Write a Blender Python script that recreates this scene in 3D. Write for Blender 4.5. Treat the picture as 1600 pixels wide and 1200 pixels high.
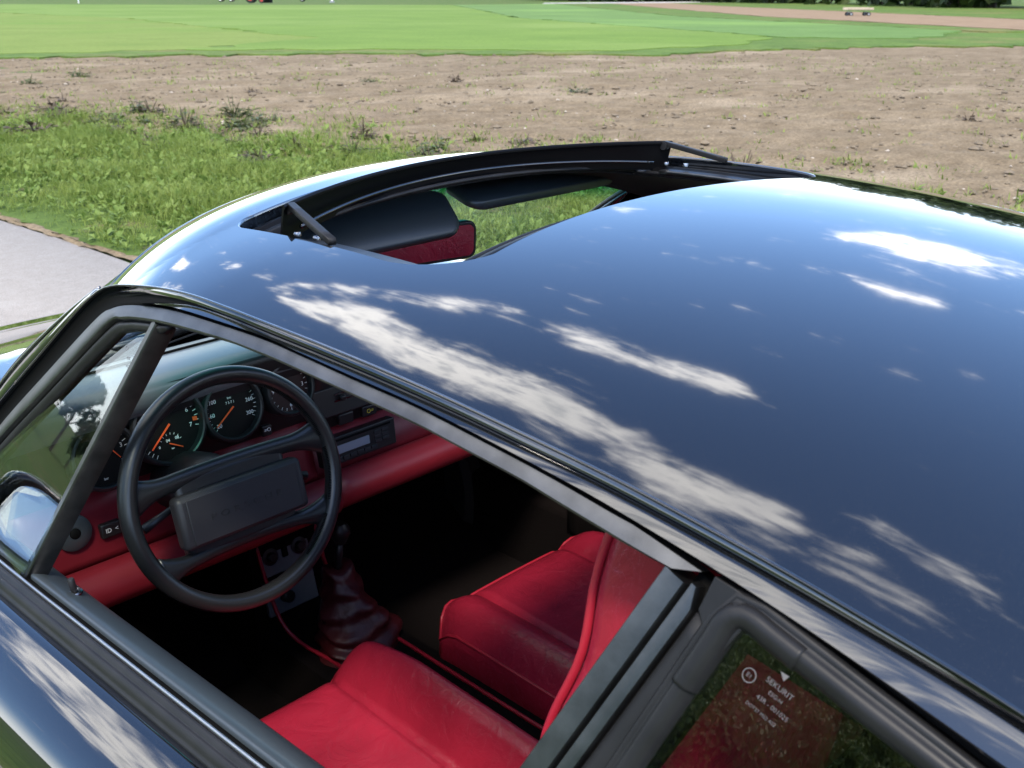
import bpy, bmesh, math, random
import numpy as np
from mathutils import Vector, Matrix
R = math.radians
random.seed(11); rng = np.random.default_rng(5)
scn = bpy.context.scene
for o in list(bpy.data.objects): bpy.data.objects.remove(o)

# ---------------------------------------------------------------- camera
cd = bpy.data.cameras.new('camera'); cam = bpy.data.objects.new('camera', cd); scn.collection.objects.link(cam)
YAW, PIT, ROLL = R(45.82), R(20.63), R(0.06)
fwd = Vector((math.sin(YAW)*math.cos(PIT), math.cos(YAW)*math.cos(PIT), -math.sin(PIT)))
rgt = Vector((math.cos(YAW), -math.sin(YAW), 0)); upv = rgt.cross(fwd)
r2 = math.cos(ROLL)*rgt + math.sin(ROLL)*upv; u2 = -math.sin(ROLL)*rgt + math.cos(ROLL)*upv
m = Matrix((r2, u2, -fwd)).transposed().to_4x4(); m.translation = Vector((-1.123, -0.993, 1.587))
cam.matrix_world = m
cd.sensor_width = 36; cd.lens = 36*1685/1600; cd.clip_start = .02; cd.clip_end = 9000
cd.dof.use_dof = True; cd.dof.focus_distance = 1.55; cd.dof.aperture_fstop = 15
scn.camera = cam

# ---------------------------------------------------------------- world, sun, exposure
SUN_AZ, SUN_EL = R(226), R(54)          # azimuth clockwise from +Y
w = bpy.data.worlds.new('World'); scn.world = w; w.use_nodes = True; w.cycles.sampling_method = 'MANUAL'; w.cycles.sample_map_resolution = 1024
def build_world(nt):
    N, L = nt.nodes, nt.links
    N.clear()
    def nd(t, **k):
        n = N.new(t)
        for a, b in k.items(): setattr(n, a, b)
        return n
    out = nd('ShaderNodeOutputWorld'); bg = nd('ShaderNodeBackground')
    sky = nd('ShaderNodeTexSky', sky_type='NISHITA', sun_disc=False, sun_elevation=SUN_EL, sun_rotation=SUN_AZ)
    sky.air_density = 1.0; sky.dust_density = 0.6; sky.ozone_density = 1.5
    tc = nd('ShaderNodeTexCoord')
    def math_(op, a, b=None, c=None, clamp=False):
        n = nd('ShaderNodeMath', operation=op, use_clamp=clamp)
        for i, v in enumerate((a, b, c)):
            if v is None: continue
            if isinstance(v, (int, float)): n.inputs[i].default_value = v
            else: L.new(v, n.inputs[i])
        return n.outputs[0]
    sep = nd('ShaderNodeSeparateXYZ'); L.new(tc.outputs['Generated'], sep.inputs[0])
    zc = math_('MAXIMUM', sep.outputs[2], 0.02)
    # cloud-plane coordinates (direction / height): flat layer seen in perspective
    px = math_('DIVIDE', sep.outputs[0], math_('ADD', zc, 0.06)); py = math_('DIVIDE', sep.outputs[1], math_('ADD', zc, 0.06))
    cmb = nd('ShaderNodeCombineXYZ'); L.new(px, cmb.inputs[0]); L.new(py, cmb.inputs[1])
    def noise(scale, detail, rough=.55, dist=0.0, off=(0,0,0), sc=(1,1,1)):
        mp = nd('ShaderNodeMapping'); mp.inputs[1].default_value = off; mp.inputs[3].default_value = sc
        L.new(cmb.outputs[0], mp.inputs[0])
        n = nd('ShaderNodeTexNoise'); n.inputs['Scale'].default_value = scale; n.inputs['Detail'].default_value = detail
        n.inputs['Roughness'].default_value = rough; n.inputs['Distortion'].default_value = dist
        L.new(mp.outputs[0], n.inputs['Vector']); return n.outputs[0]
    n1 = noise(2.6, 9, .6, .3); n2 = noise(8.0, 9, .62, .3, (3, 7, 0), (1, .7, 1))
    field = None
    for (cx, cy, a, rx, ry, wt) in CLOUDS:
        dx = math_('SUBTRACT', px, cx); dy = math_('SUBTRACT', py, cy)
        ca, sa = math.cos(a), math.sin(a)
        ux = math_('ADD', math_('MULTIPLY', dx, ca/rx), math_('MULTIPLY', dy, sa/rx))
        uy = math_('ADD', math_('MULTIPLY', dx, -sa/ry), math_('MULTIPLY', dy, ca/ry))
        d = math_('ADD', math_('MULTIPLY', ux, ux), math_('MULTIPLY', uy, uy))
        g = math_('MULTIPLY', math_('MAXIMUM', math_('SUBTRACT', 1.0, d), -1.45), wt)
        field = g if field is None else math_('MAXIMUM', field, g)
    n3 = noise(26.0, 7, .62, .5, (1, 4, 0), (1, .25, 1))
    dens = math_('ADD', math_('MULTIPLY', field, 0.56), math_('ADD', math_('MULTIPLY', math_('SUBTRACT', n1, .5), 1.5), math_('ADD', math_('MULTIPLY', math_('SUBTRACT', n2, .5), 1.9), math_('MULTIPLY', math_('SUBTRACT', n3, .5), 1.5))))
    mr = nd('ShaderNodeMapRange', interpolation_type='SMOOTHSTEP'); L.new(dens, mr.inputs[0])
    mr.inputs[1].default_value = .0; mr.inputs[2].default_value = .85
    mask = mr.outputs[0]
    # thick centres are grey, rims and thin veils bright
    core = nd('ShaderNodeMapRange', interpolation_type='SMOOTHSTEP'); L.new(math_('ADD', dens, math_('MULTIPLY', math_('SUBTRACT', n2, .5), .7)), core.inputs[0])
    core.inputs[1].default_value = .50; core.inputs[2].default_value = 1.1
    ccol = nd('ShaderNodeMixRGB'); L.new(core.outputs[0], ccol.inputs[0])
    ccol.inputs[1].default_value = (*[v*CLOUD_BRIGHT for v in (1.0, .965, .92)], 1); ccol.inputs[2].default_value = (*[v*CLOUD_CORE for v in (.93, .95, 1.0)], 1)
    sk = nd('ShaderNodeMixRGB', blend_type='MULTIPLY'); sk.inputs[0].default_value = 1; L.new(sky.outputs[0], sk.inputs[1]); sk.inputs[2].default_value = (*SKY_GAIN, 1)
    hz = nd('ShaderNodeMapRange', interpolation_type='SMOOTHSTEP'); L.new(sep.outputs[2], hz.inputs[0])
    hz.inputs[1].default_value = 0.0; hz.inputs[2].default_value = .22; hz.inputs[3].default_value = .9; hz.inputs[4].default_value = 0.0
    hm = nd('ShaderNodeMixRGB'); L.new(hz.outputs[0], hm.inputs[0]); L.new(sk.outputs[0], hm.inputs[1]); hm.inputs[2].default_value = (*[v*HAZE_SKY for v in (.93, .97, 1.0)], 1)
    mx = nd('ShaderNodeMixRGB'); L.new(mask, mx.inputs[0]); L.new(hm.outputs[0], mx.inputs[1]); L.new(ccol.outputs[0], mx.inputs[2])
    L.new(mx.outputs[0], bg.inputs[0]); bg.inputs[1].default_value = SKY_STRENGTH
    L.new(bg.outputs[0], out.inputs[0])
SKY_STRENGTH, SKY_GAIN, CLOUD_BRIGHT, CLOUD_CORE, HAZE_SKY = .12, (1.42, 1.66, 1.98), 30, 14, 21
# cloud banks on the cloud layer: centre, heading, half-length, half-width, weight
CLOUDS = [(2.72, .93, 1.57, .34, .29, .9), (1.97, .75, 1.6, .19, .06, .9), (.80, 1.20, 2.04, .32, .075, .75), (.93, .70, 1.71, .30, .075, .7),
          (.495, .68, 1.45, .80, .125, 1.1), (.80, 2.05, 1.2, .12, .05, .6), (.86, 2.7, 1.4, .22, .09, .6), (.53, 2.35, 1.3, .3, .07, .6), (2.37, 1.83, 1.0, .09, .05, .45), (.60, .02, 1.2, .10, .03, .35),
          (-.50, .42, .72, .80, .40, 2.0), (-.62, -.35, .5, .5, .35, .9), (-1.3, .7, 1.9, .8, .45, 1.0), (-.5, 1.5, 1.2, .6, .25, .9), (-2.6, 1.6, 1.0, 1.0, .6, 1.0), (-2.2, -1.2, .4, 1.2, .6, 1.0), (.4, -1.4, .2, .9, .4, .9), (2.2, -1.8, 2.4, 1.2, .5, .9), (-.6, 3.6, .3, 1.2, .5, .9), (5.0, 3.9, 2.3, 1.6, .5, .8)]
build_world(w.node_tree)
sd = bpy.data.lights.new('sun', 'SUN'); sun = bpy.data.objects.new('sun', sd); scn.collection.objects.link(sun)
sd.energy = 3.1; sd.angle = R(9); sd.color = (1, .905, .77)
sdir = Vector((math.sin(SUN_AZ)*math.cos(SUN_EL), math.cos(SUN_AZ)*math.cos(SUN_EL), math.sin(SUN_EL)))
sun.rotation_euler = sdir.to_track_quat('Z', 'Y').to_euler(); sun.location = sdir*30
scn.view_settings.view_transform = 'Standard'; scn.view_settings.look = 'None'; scn.view_settings.gamma = 1
scn.view_settings.exposure = 0.66
scn.cycles.max_bounces = 10; scn.cycles.transparent_max_bounces = 16; scn.cycles.glossy_bounces = 6

# ---------------------------------------------------------------- helpers
C = scn.collection.objects
def link(o, parent=None):
    C.link(o)
    if parent is not None: o.parent = parent
    return o
def empty(name, parent=None, loc=(0,0,0)):
    o = bpy.data.objects.new(name, None); o.location = loc; o.empty_display_size = .1
    return link(o, parent)
def tag(o, label=None, cat=None, group=None, kind=None):
    if label: o['label'] = label
    if cat: o['category'] = cat
    if group: o['group'] = group
    if kind: o['kind'] = kind
    return o
def mesh(name, V, F, mat, parent=None, smooth=True, normals=None, fix=False, bevel=0, solid=0, rim=True, sub=0, autosmooth=None):
    me = bpy.data.meshes.new(name)
    me.from_pydata([tuple(map(float, v)) for v in V], [], [tuple(int(i) for i in f) for f in F])
    if fix:
        bm = bmesh.new(); bm.from_mesh(me); bmesh.ops.remove_doubles(bm, verts=bm.verts, dist=1e-6)
        bmesh.ops.recalc_face_normals(bm, faces=bm.faces); bm.to_mesh(me); bm.free()
    if smooth: me.polygons.foreach_set('use_smooth', [True]*len(me.polygons))
    if autosmooth: me.set_sharp_from_angle(angle=R(autosmooth))
    if normals is not None: me.normals_split_custom_set_from_vertices([tuple(map(float, n)) for n in normals])
    for mt in (mat if isinstance(mat, (list, tuple)) else [mat]): me.materials.append(mt)
    me.update()
    o = bpy.data.objects.new(name, me); link(o, parent)
    if solid: md = o.modifiers.new('solid', 'SOLIDIFY'); md.thickness = solid; md.offset = 0; md.use_rim = rim
    if bevel: md = o.modifiers.new('bevel', 'BEVEL'); md.width = bevel; md.segments = 3; md.limit_method = 'ANGLE'; md.angle_limit = R(35); md.harden_normals = False
    if sub: md = o.modifiers.new('sub', 'SUBSURF'); md.levels = sub; md.render_levels = sub
    return o
def grid_faces(nu, nv, closed_u=False, closed_v=False):
    F = []
    for i in range(nu if closed_u else nu-1):
        for j in range(nv if closed_v else nv-1):
            a = i*nv+j; b = ((i+1) % nu)*nv+j; c = ((i+1) % nu)*nv+(j+1) % nv; d = i*nv+(j+1) % nv
            F.append((a, b, c, d))
    return F
def unit(v):
    v = np.asarray(v, float); n = np.linalg.norm(v, axis=-1, keepdims=True); return v/np.maximum(n, 1e-12)
def spline(P, n):
    """Catmull-Rom through P, n samples, even in arc length"""
    P = np.asarray(P, float); Q = np.vstack([2*P[0]-P[1], P, 2*P[-1]-P[-2]]); out = []
    for i in range(1, len(Q)-2):
        p0, p1, p2, p3 = Q[i-1], Q[i], Q[i+1], Q[i+2]
        for t in np.linspace(0, 1, 24, endpoint=False):
            out.append(.5*((2*p1)+(-p0+p2)*t+(2*p0-5*p1+4*p2-p3)*t*t+(-p0+3*p1-3*p2+p3)*t**3))
    out.append(P[-1]); out = np.array(out)
    s = np.concatenate([[0], np.cumsum(np.linalg.norm(np.diff(out, axis=0), axis=1))])
    t = np.linspace(0, s[-1], n)
    return np.stack([np.interp(t, s, out[:, k]) for k in range(P.shape[1])], 1)
def frame_along(P, N):
    T = unit(np.gradient(P, axis=0)); N = unit(N-(N*T).sum(1, keepdims=True)*T); B = np.cross(T, N)
    return T, N, B
def sweep(name, P, N, prof, mat, parent=None, flip=1, closed=True, caps=True, scale=None, **k):
    """profile [(b, n)] swept along P; b measured along flip*(T x N), n along N; prof may be one list or one per point"""
    P = np.asarray(P, float); N = np.asarray(N, float); T, N, B = frame_along(P, N); B = B*flip
    pr = np.asarray(prof, float); V = []
    if pr.ndim == 2: pr = np.repeat(pr[None], len(P), 0)
    for i in range(len(P)):
        for b, n in pr[i]: V.append(P[i]+B[i]*b+N[i]*n)
    m_ = pr.shape[1]; F = grid_faces(len(P), m_, False, closed)
    if caps and closed: F += [tuple(range(m_))[::-1], tuple((len(P)-1)*m_+j for j in range(m_))]
    return mesh(name, V, F, mat, parent, fix=closed, **k)
def rrect(b0, b1, n0, n1, r=.002, seg=3):
    """rounded rectangle profile in (b, n)"""
    out = []
    for (cx, cy, a0) in ((b1-r, n1-r, 0), (b0+r, n1-r, 90), (b0+r, n0+r, 180), (b1-r, n0+r, 270)):
        for k in range(seg+1):
            a = R(a0+90*k/seg); out.append((cx+r*math.cos(a), cy+r*math.sin(a)))
    return out
def tube(name, P, r, mat, parent=None, closed=False, n=10, up=(0, 0, 1), caps=True, **k):
    P = np.asarray(P, float); rr = np.broadcast_to(np.asarray(r, float), (len(P),))
    if closed: T = unit(np.roll(P, -1, 0)-np.roll(P, 1, 0))
    else: T = unit(np.gradient(P, axis=0))
    V = []; ref = np.array(up, float)
    for i in range(len(P)):
        a = np.cross(T[i], ref)
        if np.linalg.norm(a) < 1e-3: a = np.cross(T[i], [1, 0, .1])
        a = unit(a); b = np.cross(a, T[i])
        for j in range(n):
            t = 2*math.pi*j/n; V.append(P[i]+rr[i]*(a*math.cos(t)+b*math.sin(t)))
    F = grid_faces(len(P), n, closed, True)
    if caps and not closed: F += [tuple(range(n))[::-1], tuple((len(P)-1)*n+j for j in range(n))]
    return mesh(name, V, F, mat, parent, fix=True, **k)
def box(name, c, s, mat, parent=None, rot=(0, 0, 0), bevel=.003, M=None):
    c = np.array(c, float); h = np.array(s, float)/2
    V = [(x*h[0], y*h[1], z*h[2]) for x in (-1, 1) for y in (-1, 1) for z in (-1, 1)]
    F = [(0,1,3,2), (4,6,7,5), (0,4,5,1), (2,3,7,6), (0,2,6,4), (1,5,7,3)]
    o = mesh(name, V, F, mat, parent, smooth=True, fix=True, autosmooth=40, bevel=bevel)
    if M is not None: o.matrix_local = M @ Matrix.Translation(c)
    else: o.location = c; o.rotation_euler = rot
    return o
def lathe(name, prof, mat, parent=None, M=None, n=40, **k):
    """prof [(r, h)] about local z"""
    V = []; m_ = len(prof)
    for i in range(n):
        a = 2*math.pi*i/n
        for r_, h in prof: V.append((r_*math.cos(a), r_*math.sin(a), h))
    F = grid_faces(n, m_, True, False)
    o = mesh(name, V, F, mat, parent, fix=True, autosmooth=35, **k)
    if M is not None: o.matrix_local = M
    return o
def text(name, s, size, mat, parent, M, ext=.0004, align='CENTER'):
    cu = bpy.data.curves.new(name, 'FONT'); cu.body = s; cu.size = size; cu.extrude = ext; cu.offset = -.012*size if name == 'glass_etching' else 0; cu.align_x = align; cu.align_y = 'CENTER'
    cu.resolution_u = 3
    t_ = bpy.data.objects.new(name, cu); C.link(t_); dg = bpy.context.evaluated_depsgraph_get()
    me = bpy.data.meshes.new_from_object(t_.evaluated_get(dg)); me.materials.clear(); me.materials.append(mat); bpy.data.objects.remove(t_); bpy.data.curves.remove(cu)
    o = bpy.data.objects.new(name, me); link(o, parent); o.matrix_local = M
    return o
def basis(o, x, y, z=None):
    x = Vector(x).normalized(); y = Vector(y); y = (y-y.dot(x)*x).normalized(); z = x.cross(y)
    M = Matrix((x, y, z)).transposed().to_4x4(); M.translation = Vector(o); return M
def superloft(name, secs, mat, parent=None, closed=True, caps=True, **k):
    secs = np.asarray(secs, float); nu, nv = secs.shape[:2]
    F = grid_faces(nu, nv, False, closed)
    if caps: F += [tuple(range(nv))[::-1], tuple((nu-1)*nv+j for j in range(nv))]
    return mesh(name, secs.reshape(-1, 3), F, mat, parent, fix=True, **k)

# ---------------------------------------------------------------- materials
def mat(name, col, rough=.5, metal=0, spec=.5, coat=0, bump=None, var=None, ior=None, sheen=0, emit=None, coat_rough=.03):
    """bump (scale, strength, distance); var (scale, amount, detail)"""
    m_ = bpy.data.materials.new(name); m_.use_nodes = True; nt = m_.node_tree; b = nt.nodes['Principled BSDF']
    b.inputs['Base Color'].default_value = (*col, 1); b.inputs['Roughness'].default_value = rough; b.inputs['Metallic'].default_value = metal
    b.inputs['Specular IOR Level'].default_value = spec; b.inputs['Coat Weight'].default_value = coat; b.inputs['Coat Roughness'].default_value = coat_rough
    if ior: b.inputs['IOR'].default_value = ior
    b.inputs['Coat IOR'].default_value = 1.6 if coat else 1.5
    if sheen: b.inputs['Sheen Weight'].default_value = sheen
    if emit: b.inputs['Emission Color'].default_value = (*emit[0], 1); b.inputs['Emission Strength'].default_value = emit[1]
    tc = nt.nodes.new('ShaderNodeTexCoord')
    if var:
        n = nt.nodes.new('ShaderNodeTexNoise'); n.inputs['Scale'].default_value = var[0]; n.inputs['Detail'].default_value = var[2] if len(var) > 2 else 5
        nt.links.new(tc.outputs['Object'], n.inputs['Vector'])
        r_ = nt.nodes.new('ShaderNodeValToRGB'); e = r_.color_ramp.elements
        e[0].position = .3; e[1].position = .7
        e[0].color = (*[c*(1-var[1]) for c in col], 1); e[1].color = (*[min(1, c*(1+var[1])) for c in col], 1)
        nt.links.new(n.outputs[0], r_.inputs[0]); nt.links.new(r_.outputs[0], b.inputs['Base Color'])
        mr = nt.nodes.new('ShaderNodeMapRange'); mr.inputs[3].default_value = rough*(1-var[1]*.5); mr.inputs[4].default_value = min(1, rough*(1+var[1]*.5))
        nt.links.new(n.outputs[0], mr.inputs[0]); nt.links.new(mr.outputs[0], b.inputs['Roughness'])
    if bump:
        n = nt.nodes.new('ShaderNodeTexNoise'); n.inputs['Scale'].default_value = bump[0]; n.inputs['Detail'].default_value = 4
        nt.links.new(tc.outputs['Object'], n.inputs['Vector'])
        bp = nt.nodes.new('ShaderNodeBump'); bp.inputs['Strength'].default_value = bump[1]; bp.inputs['Distance'].default_value = bump[2]
        nt.links.new(n.outputs[0], bp.inputs['Height']); nt.links.new(bp.outputs[0], b.inputs['Normal'])
    return m_
def leather(name, col, rough=.38):
    m_ = mat(name, col, rough, spec=.38, var=(9, .16)); nt = m_.node_tree; b = nt.nodes['Principled BSDF']
    tc = nt.nodes.new('ShaderNodeTexCoord')
    v = nt.nodes.new('ShaderNodeTexVoronoi'); v.inputs['Scale'].default_value = 420; v.feature = 'DISTANCE_TO_EDGE'
    w1 = nt.nodes.new('ShaderNodeTexNoise'); w1.inputs['Scale'].default_value = 22; w1.inputs['Detail'].default_value = 3; w1.inputs['Distortion'].default_value = 1.5
    for n in (v, w1): nt.links.new(tc.outputs['Object'], n.inputs['Vector'])
    b1 = nt.nodes.new('ShaderNodeBump'); b1.inputs['Strength'].default_value = .25; b1.inputs['Distance'].default_value = .0006
    b2 = nt.nodes.new('ShaderNodeBump'); b2.inputs['Strength'].default_value = .34; b2.inputs['Distance'].default_value = .006
    nt.links.new(v.outputs['Distance'], b1.inputs['Height']); nt.links.new(w1.outputs[0], b2.inputs['Height'])
    mp = nt.nodes.new('ShaderNodeMapping'); mp.inputs[3].default_value = (9, 60, 40); mp.inputs[2].default_value = (0, 0, .5); nt.links.new(tc.outputs['Object'], mp.inputs[0])
    cw = nt.nodes.new('ShaderNodeTexNoise'); cw.inputs['Scale'].default_value = 1.0; cw.inputs['Detail'].default_value = 4; cw.inputs['Distortion'].default_value = .8; nt.links.new(mp.outputs[0], cw.inputs['Vector'])
    cr = nt.nodes.new('ShaderNodeMapRange'); cr.inputs[1].default_value = .485; cr.inputs[2].default_value = .5; nt.links.new(cw.outputs[0], cr.inputs[0])
    cr2 = nt.nodes.new('ShaderNodeMath'); cr2.operation = 'PINGPONG'; cr2.inputs[1].default_value = .5; nt.links.new(cr.outputs[0], cr2.inputs[0])
    b3 = nt.nodes.new('ShaderNodeBump'); b3.inputs['Strength'].default_value = .30; b3.inputs['Distance'].default_value = .0025; b3.invert = True; nt.links.new(cr2.outputs[0], b3.inputs['Height'])
    nt.links.new(b2.outputs[0], b3.inputs['Normal']); nt.links.new(b3.outputs[0], b1.inputs['Normal']); nt.links.new(b1.outputs[0], b.inputs['Normal'])
    return m_
def glass(name, tint, rough=0.0, refl=1.5, band=None):
    m_ = bpy.data.materials.new(name); m_.use_nodes = True; nt = m_.node_tree; nt.nodes.clear()
    o = nt.nodes.new('ShaderNodeOutputMaterial'); t = nt.nodes.new('ShaderNodeBsdfTransparent'); g = nt.nodes.new('ShaderNodeBsdfGlossy')
    lw = nt.nodes.new('ShaderNodeLayerWeight'); lw.inputs[0].default_value = .5; x = nt.nodes.new('ShaderNodeMixShader'); f0 = ((refl-1)/(refl+1))**2
    pw = nt.nodes.new('ShaderNodeMath'); pw.operation = 'POWER'; pw.inputs[1].default_value = 5; nt.links.new(lw.outputs['Facing'], pw.inputs[0])      # Schlick, same from both faces
    f = nt.nodes.new('ShaderNodeMath'); f.operation = 'MULTIPLY_ADD'; f.inputs[1].default_value = 1-f0; f.inputs[2].default_value = f0; nt.links.new(pw.outputs[0], f.inputs[0])
    t.inputs[0].default_value = (*tint, 1); g.inputs['Roughness'].default_value = rough
    if band:      # shade band in the glass itself, along the object z
        tc = nt.nodes.new('ShaderNodeTexCoord'); s = nt.nodes.new('ShaderNodeSeparateXYZ'); nt.links.new(tc.outputs['Object'], s.inputs[0])
        r_ = nt.nodes.new('ShaderNodeMapRange'); r_.interpolation_type = 'SMOOTHSTEP'; r_.inputs[1].default_value = band[0]; r_.inputs[2].default_value = band[1]; nt.links.new(s.outputs[2], r_.inputs[0])
        mx = nt.nodes.new('ShaderNodeMixRGB'); nt.links.new(r_.outputs[0], mx.inputs[0]); mx.inputs[1].default_value = (*tint, 1); mx.inputs[2].default_value = (*band[2], 1)
        nt.links.new(mx.outputs[0], t.inputs[0])
    nt.links.new(f.outputs[0], x.inputs[0]); nt.links.new(t.outputs[0], x.inputs[1]); nt.links.new(g.outputs[0], x.inputs[2]); nt.links.new(x.outputs[0], o.inputs[0])
    return m_
M = {}
M['paint'] = mat('black_car_paint', (.004, .0045, .006), .06, spec=.5, coat=1, coat_rough=.012, bump=(260, .012, .0006))
def dusty(m_):      # fine settled dust and faint polishing haze in the lacquer
    nt = m_.node_tree; b = nt.nodes['Principled BSDF']; tc = nt.nodes.new('ShaderNodeTexCoord')
    v = nt.nodes.new('ShaderNodeTexVoronoi'); v.inputs['Scale'].default_value = 420; nt.links.new(tc.outputs['Object'], v.inputs['Vector'])
    n = nt.nodes.new('ShaderNodeTexNoise'); n.inputs['Scale'].default_value = 5; n.inputs['Detail'].default_value = 7; nt.links.new(tc.outputs['Object'], n.inputs['Vector'])
    r_ = nt.nodes.new('ShaderNodeMapRange'); r_.inputs[1].default_value = .16; r_.inputs[2].default_value = .06; r_.inputs[3].default_value = 0; r_.inputs[4].default_value = 1; nt.links.new(v.outputs['Distance'], r_.inputs[0])
    k = nt.nodes.new('ShaderNodeMath'); k.operation = 'MULTIPLY'; nt.links.new(r_.outputs[0], k.inputs[0]); nt.links.new(n.outputs[0], k.inputs[1])
    mx = nt.nodes.new('ShaderNodeMixRGB'); nt.links.new(k.outputs[0], mx.inputs[0]); mx.inputs[1].default_value = (.0045, .005, .0065, 1); mx.inputs[2].default_value = (.07, .068, .062, 1); nt.links.new(mx.outputs[0], b.inputs['Base Color'])
    cr = nt.nodes.new('ShaderNodeMapRange'); cr.inputs[3].default_value = .006; cr.inputs[4].default_value = .045; nt.links.new(n.outputs[0], cr.inputs[0]); nt.links.new(cr.outputs[0], b.inputs['Coat Roughness'])
dusty(M['paint'])
M['satin'] = mat('satin_black_frame', (.105, .106, .109), .38, metal=1, bump=(420, .16, .0005), var=(30, .25))
M['rubber'] = mat('black_rubber', (.012, .012, .013), .42, spec=.24, bump=(90, .1, .0008), var=(20, .3))
M['gloss'] = mat('black_gloss_trim', (.003, .003, .0035), .40, spec=.12, bump=(300, .1, .0005))
M['deep'] = mat('matt_black_channel', (.004, .004, .004), .7, spec=.08)
M['trim'] = mat('bright_trim', (.42, .42, .43), .38, metal=1)
M['plastic'] = mat('black_plastic', (.014, .014, .015), .42, bump=(500, .12, .0004))
M['pad'] = mat('dark_grey_pad', (.018, .018, .021), .55, bump=(700, .2, .0004))
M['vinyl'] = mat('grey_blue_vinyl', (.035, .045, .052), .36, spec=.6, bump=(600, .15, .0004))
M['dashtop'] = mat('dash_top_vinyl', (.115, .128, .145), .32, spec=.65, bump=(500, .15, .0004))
M['red'] = leather('red_leather', (.27, .012, .030), .30)
M['redv'] = mat('red_vinyl', (.15, .008, .015), .42, bump=(300, .12, .0006), var=(14, .12))
M['redpip'] = mat('red_piping', (.32, .012, .028), .4)
M['maroon'] = mat('maroon_leather', (.055, .005, .007), .45, bump=(40, .5, .006), var=(14, .3))
M['carpet'] = mat('black_carpet', (.0045, .003, .003), .95, spec=.1, bump=(300, .5, .002))
M['wheel_leather'] = mat('black_wheel_leather', (.012, .013, .014), .33, spec=.6, bump=(350, .25, .0005))
M['dial'] = mat('gauge_dial_black', (.005, .0045, .0045), .55, spec=.2)
M['dialrefl'] = mat('gauge_dial_reflection', (.022, .009, .009), .5, spec=.3)  # clock dial: brown reflection put into the base colour
M['white'] = mat('white_print', (.75, .75, .75), .6)
M['orange'] = mat('orange_needle', (.9, .10, .02), .5)
M['yellow'] = mat('yellow_symbol', (.6, .5, .05), .5)
M['display'] = mat('radio_display', (.25, .28, .33), .12, spec=.8)
M['etch'] = mat('etched_glass_print', (.11, .105, .11), .8)
M['chrome'] = mat('dull_chrome', (.30, .30, .31), .25, metal=1)
M['mirror'] = mat('mirror_silver', (.88, .9, .9), .0, metal=1)
M['headliner'] = mat('black_headliner', (.010, .010, .011), .8, bump=(400, .3, .0006))
M['tyre'] = mat('tyre_rubber', (.012, .012, .012), .8)
M['alloy'] = mat('alloy_wheel', (.5, .5, .5), .3, metal=1)
M['lens'] = mat('lamp_lens', (.6, .6, .6), .1, spec=.8)
M['amber'] = mat('amber_lens', (.7, .2, .02), .2)
M['redlens'] = mat('red_lens', (.4, .01, .01), .15)
M['screen'] = glass('windscreen_glass', (.95, .975, .965), 0, 1.45, (1.165, 1.225, (.16, .62, .55)))
M['vent'] = glass('clear_side_glass', (.86, .91, .89), 0, 1.95)
M['rearglass'] = glass('rear_window_glass', (.86, .89, .88), 0, 1.5)
M['quarter'] = glass('tinted_side_glass', (.80, .84, .82), 0, 2.0)
# ================================================================ the car (X right, Y forward, Z up; origin on the road)
car = empty('car'); tag(car, 'black two-door sports coupe with red leather interior and open sunroof', 'car')
def inset(y): return .07*(y+.35)**2 if y >= .05 else .0112+.056*(y-.05)+.13*(y-.05)**2
def X_side(y, z): return .725-.42*(z-.9)-inset(y)
def side_pt(y, z, sx=-1): return np.array([sx*X_side(y, z), y, z])
def side_n(y, z, sx=-1): return unit(np.array([sx, .14*(y+.35) if y >= .05 else .056+.26*(y-.05), .42]))
NS = 90
def band(name, c0, c1, sec, material, parent, sx=-1, n=NS, closed=True, **k):
    """a strip between two (y, z) curves on the side surface; sec = [(fraction, height)]"""
    a = spline(c0, n); b = spline(c1, n); secs = []
    for (y0, z0), (y1, z1) in zip(a, b):
        row = []
        for f, h in sec:
            y, z = y0+(y1-y0)*f, z0+(z1-z0)*f
            row.append(side_pt(y, z, sx)+side_n(y, z, sx)*h)
        secs.append(row)
    return superloft(name, secs, material, parent, closed=closed, caps=closed, **k)
G = [(-1.5089,0.9321), (-1.1696,1.0785), (-1.0006,1.1369), (-0.8447,1.1846), (-0.7424,1.209), (-0.6553,1.2264), (-0.5478,1.2433), (-0.4466,1.2541), (-0.3735,1.2605), (-0.2928,1.2652), (-0.1957,1.2683), (-0.0982,1.2694), (-0.0334,1.2693), (0.034,1.2675), (0.106,1.261), (0.184,1.249), (0.225,1.24), (0.258,1.227), (0.3,1.197), (0.375,1.131), (0.49,1.03), (0.6,0.925)]
Gt = G[:16]
St = [(y, z-.0085) for y, z in Gt[:13]]+[(.034,1.2575),(.10,1.2475),(.15,1.237)]
Ot = [(-1.5089,0.8838), (-1.1696,1.0391), (-1.0006,1.1019), (-0.8447,1.1526), (-0.7424,1.1827), (-0.6563,1.204), (-0.5567,1.2234), (-0.4936,1.2327), (-0.4261,1.2408), (-0.3424,1.2485), (-0.2569,1.2522), (-0.1704,1.2556), (-0.1021,1.2568), (0.034,1.2505), (0.096,1.2445), (0.14,1.2375)]
FO = [(-0.6343,1.2033), (-0.5785,1.2169), (-0.5567,1.2203), (-0.4936,1.2302), (-0.4261,1.2383), (-0.3424,1.2465), (-0.2569,1.2502), (-0.1704,1.2536), (-0.1021,1.2545), (0.0231,1.249), (0.096,1.2425), (0.172,1.23), (0.215,1.217), (0.249,1.198), (0.351,1.112), (0.47,1.01), (0.575,0.905)]
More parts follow.
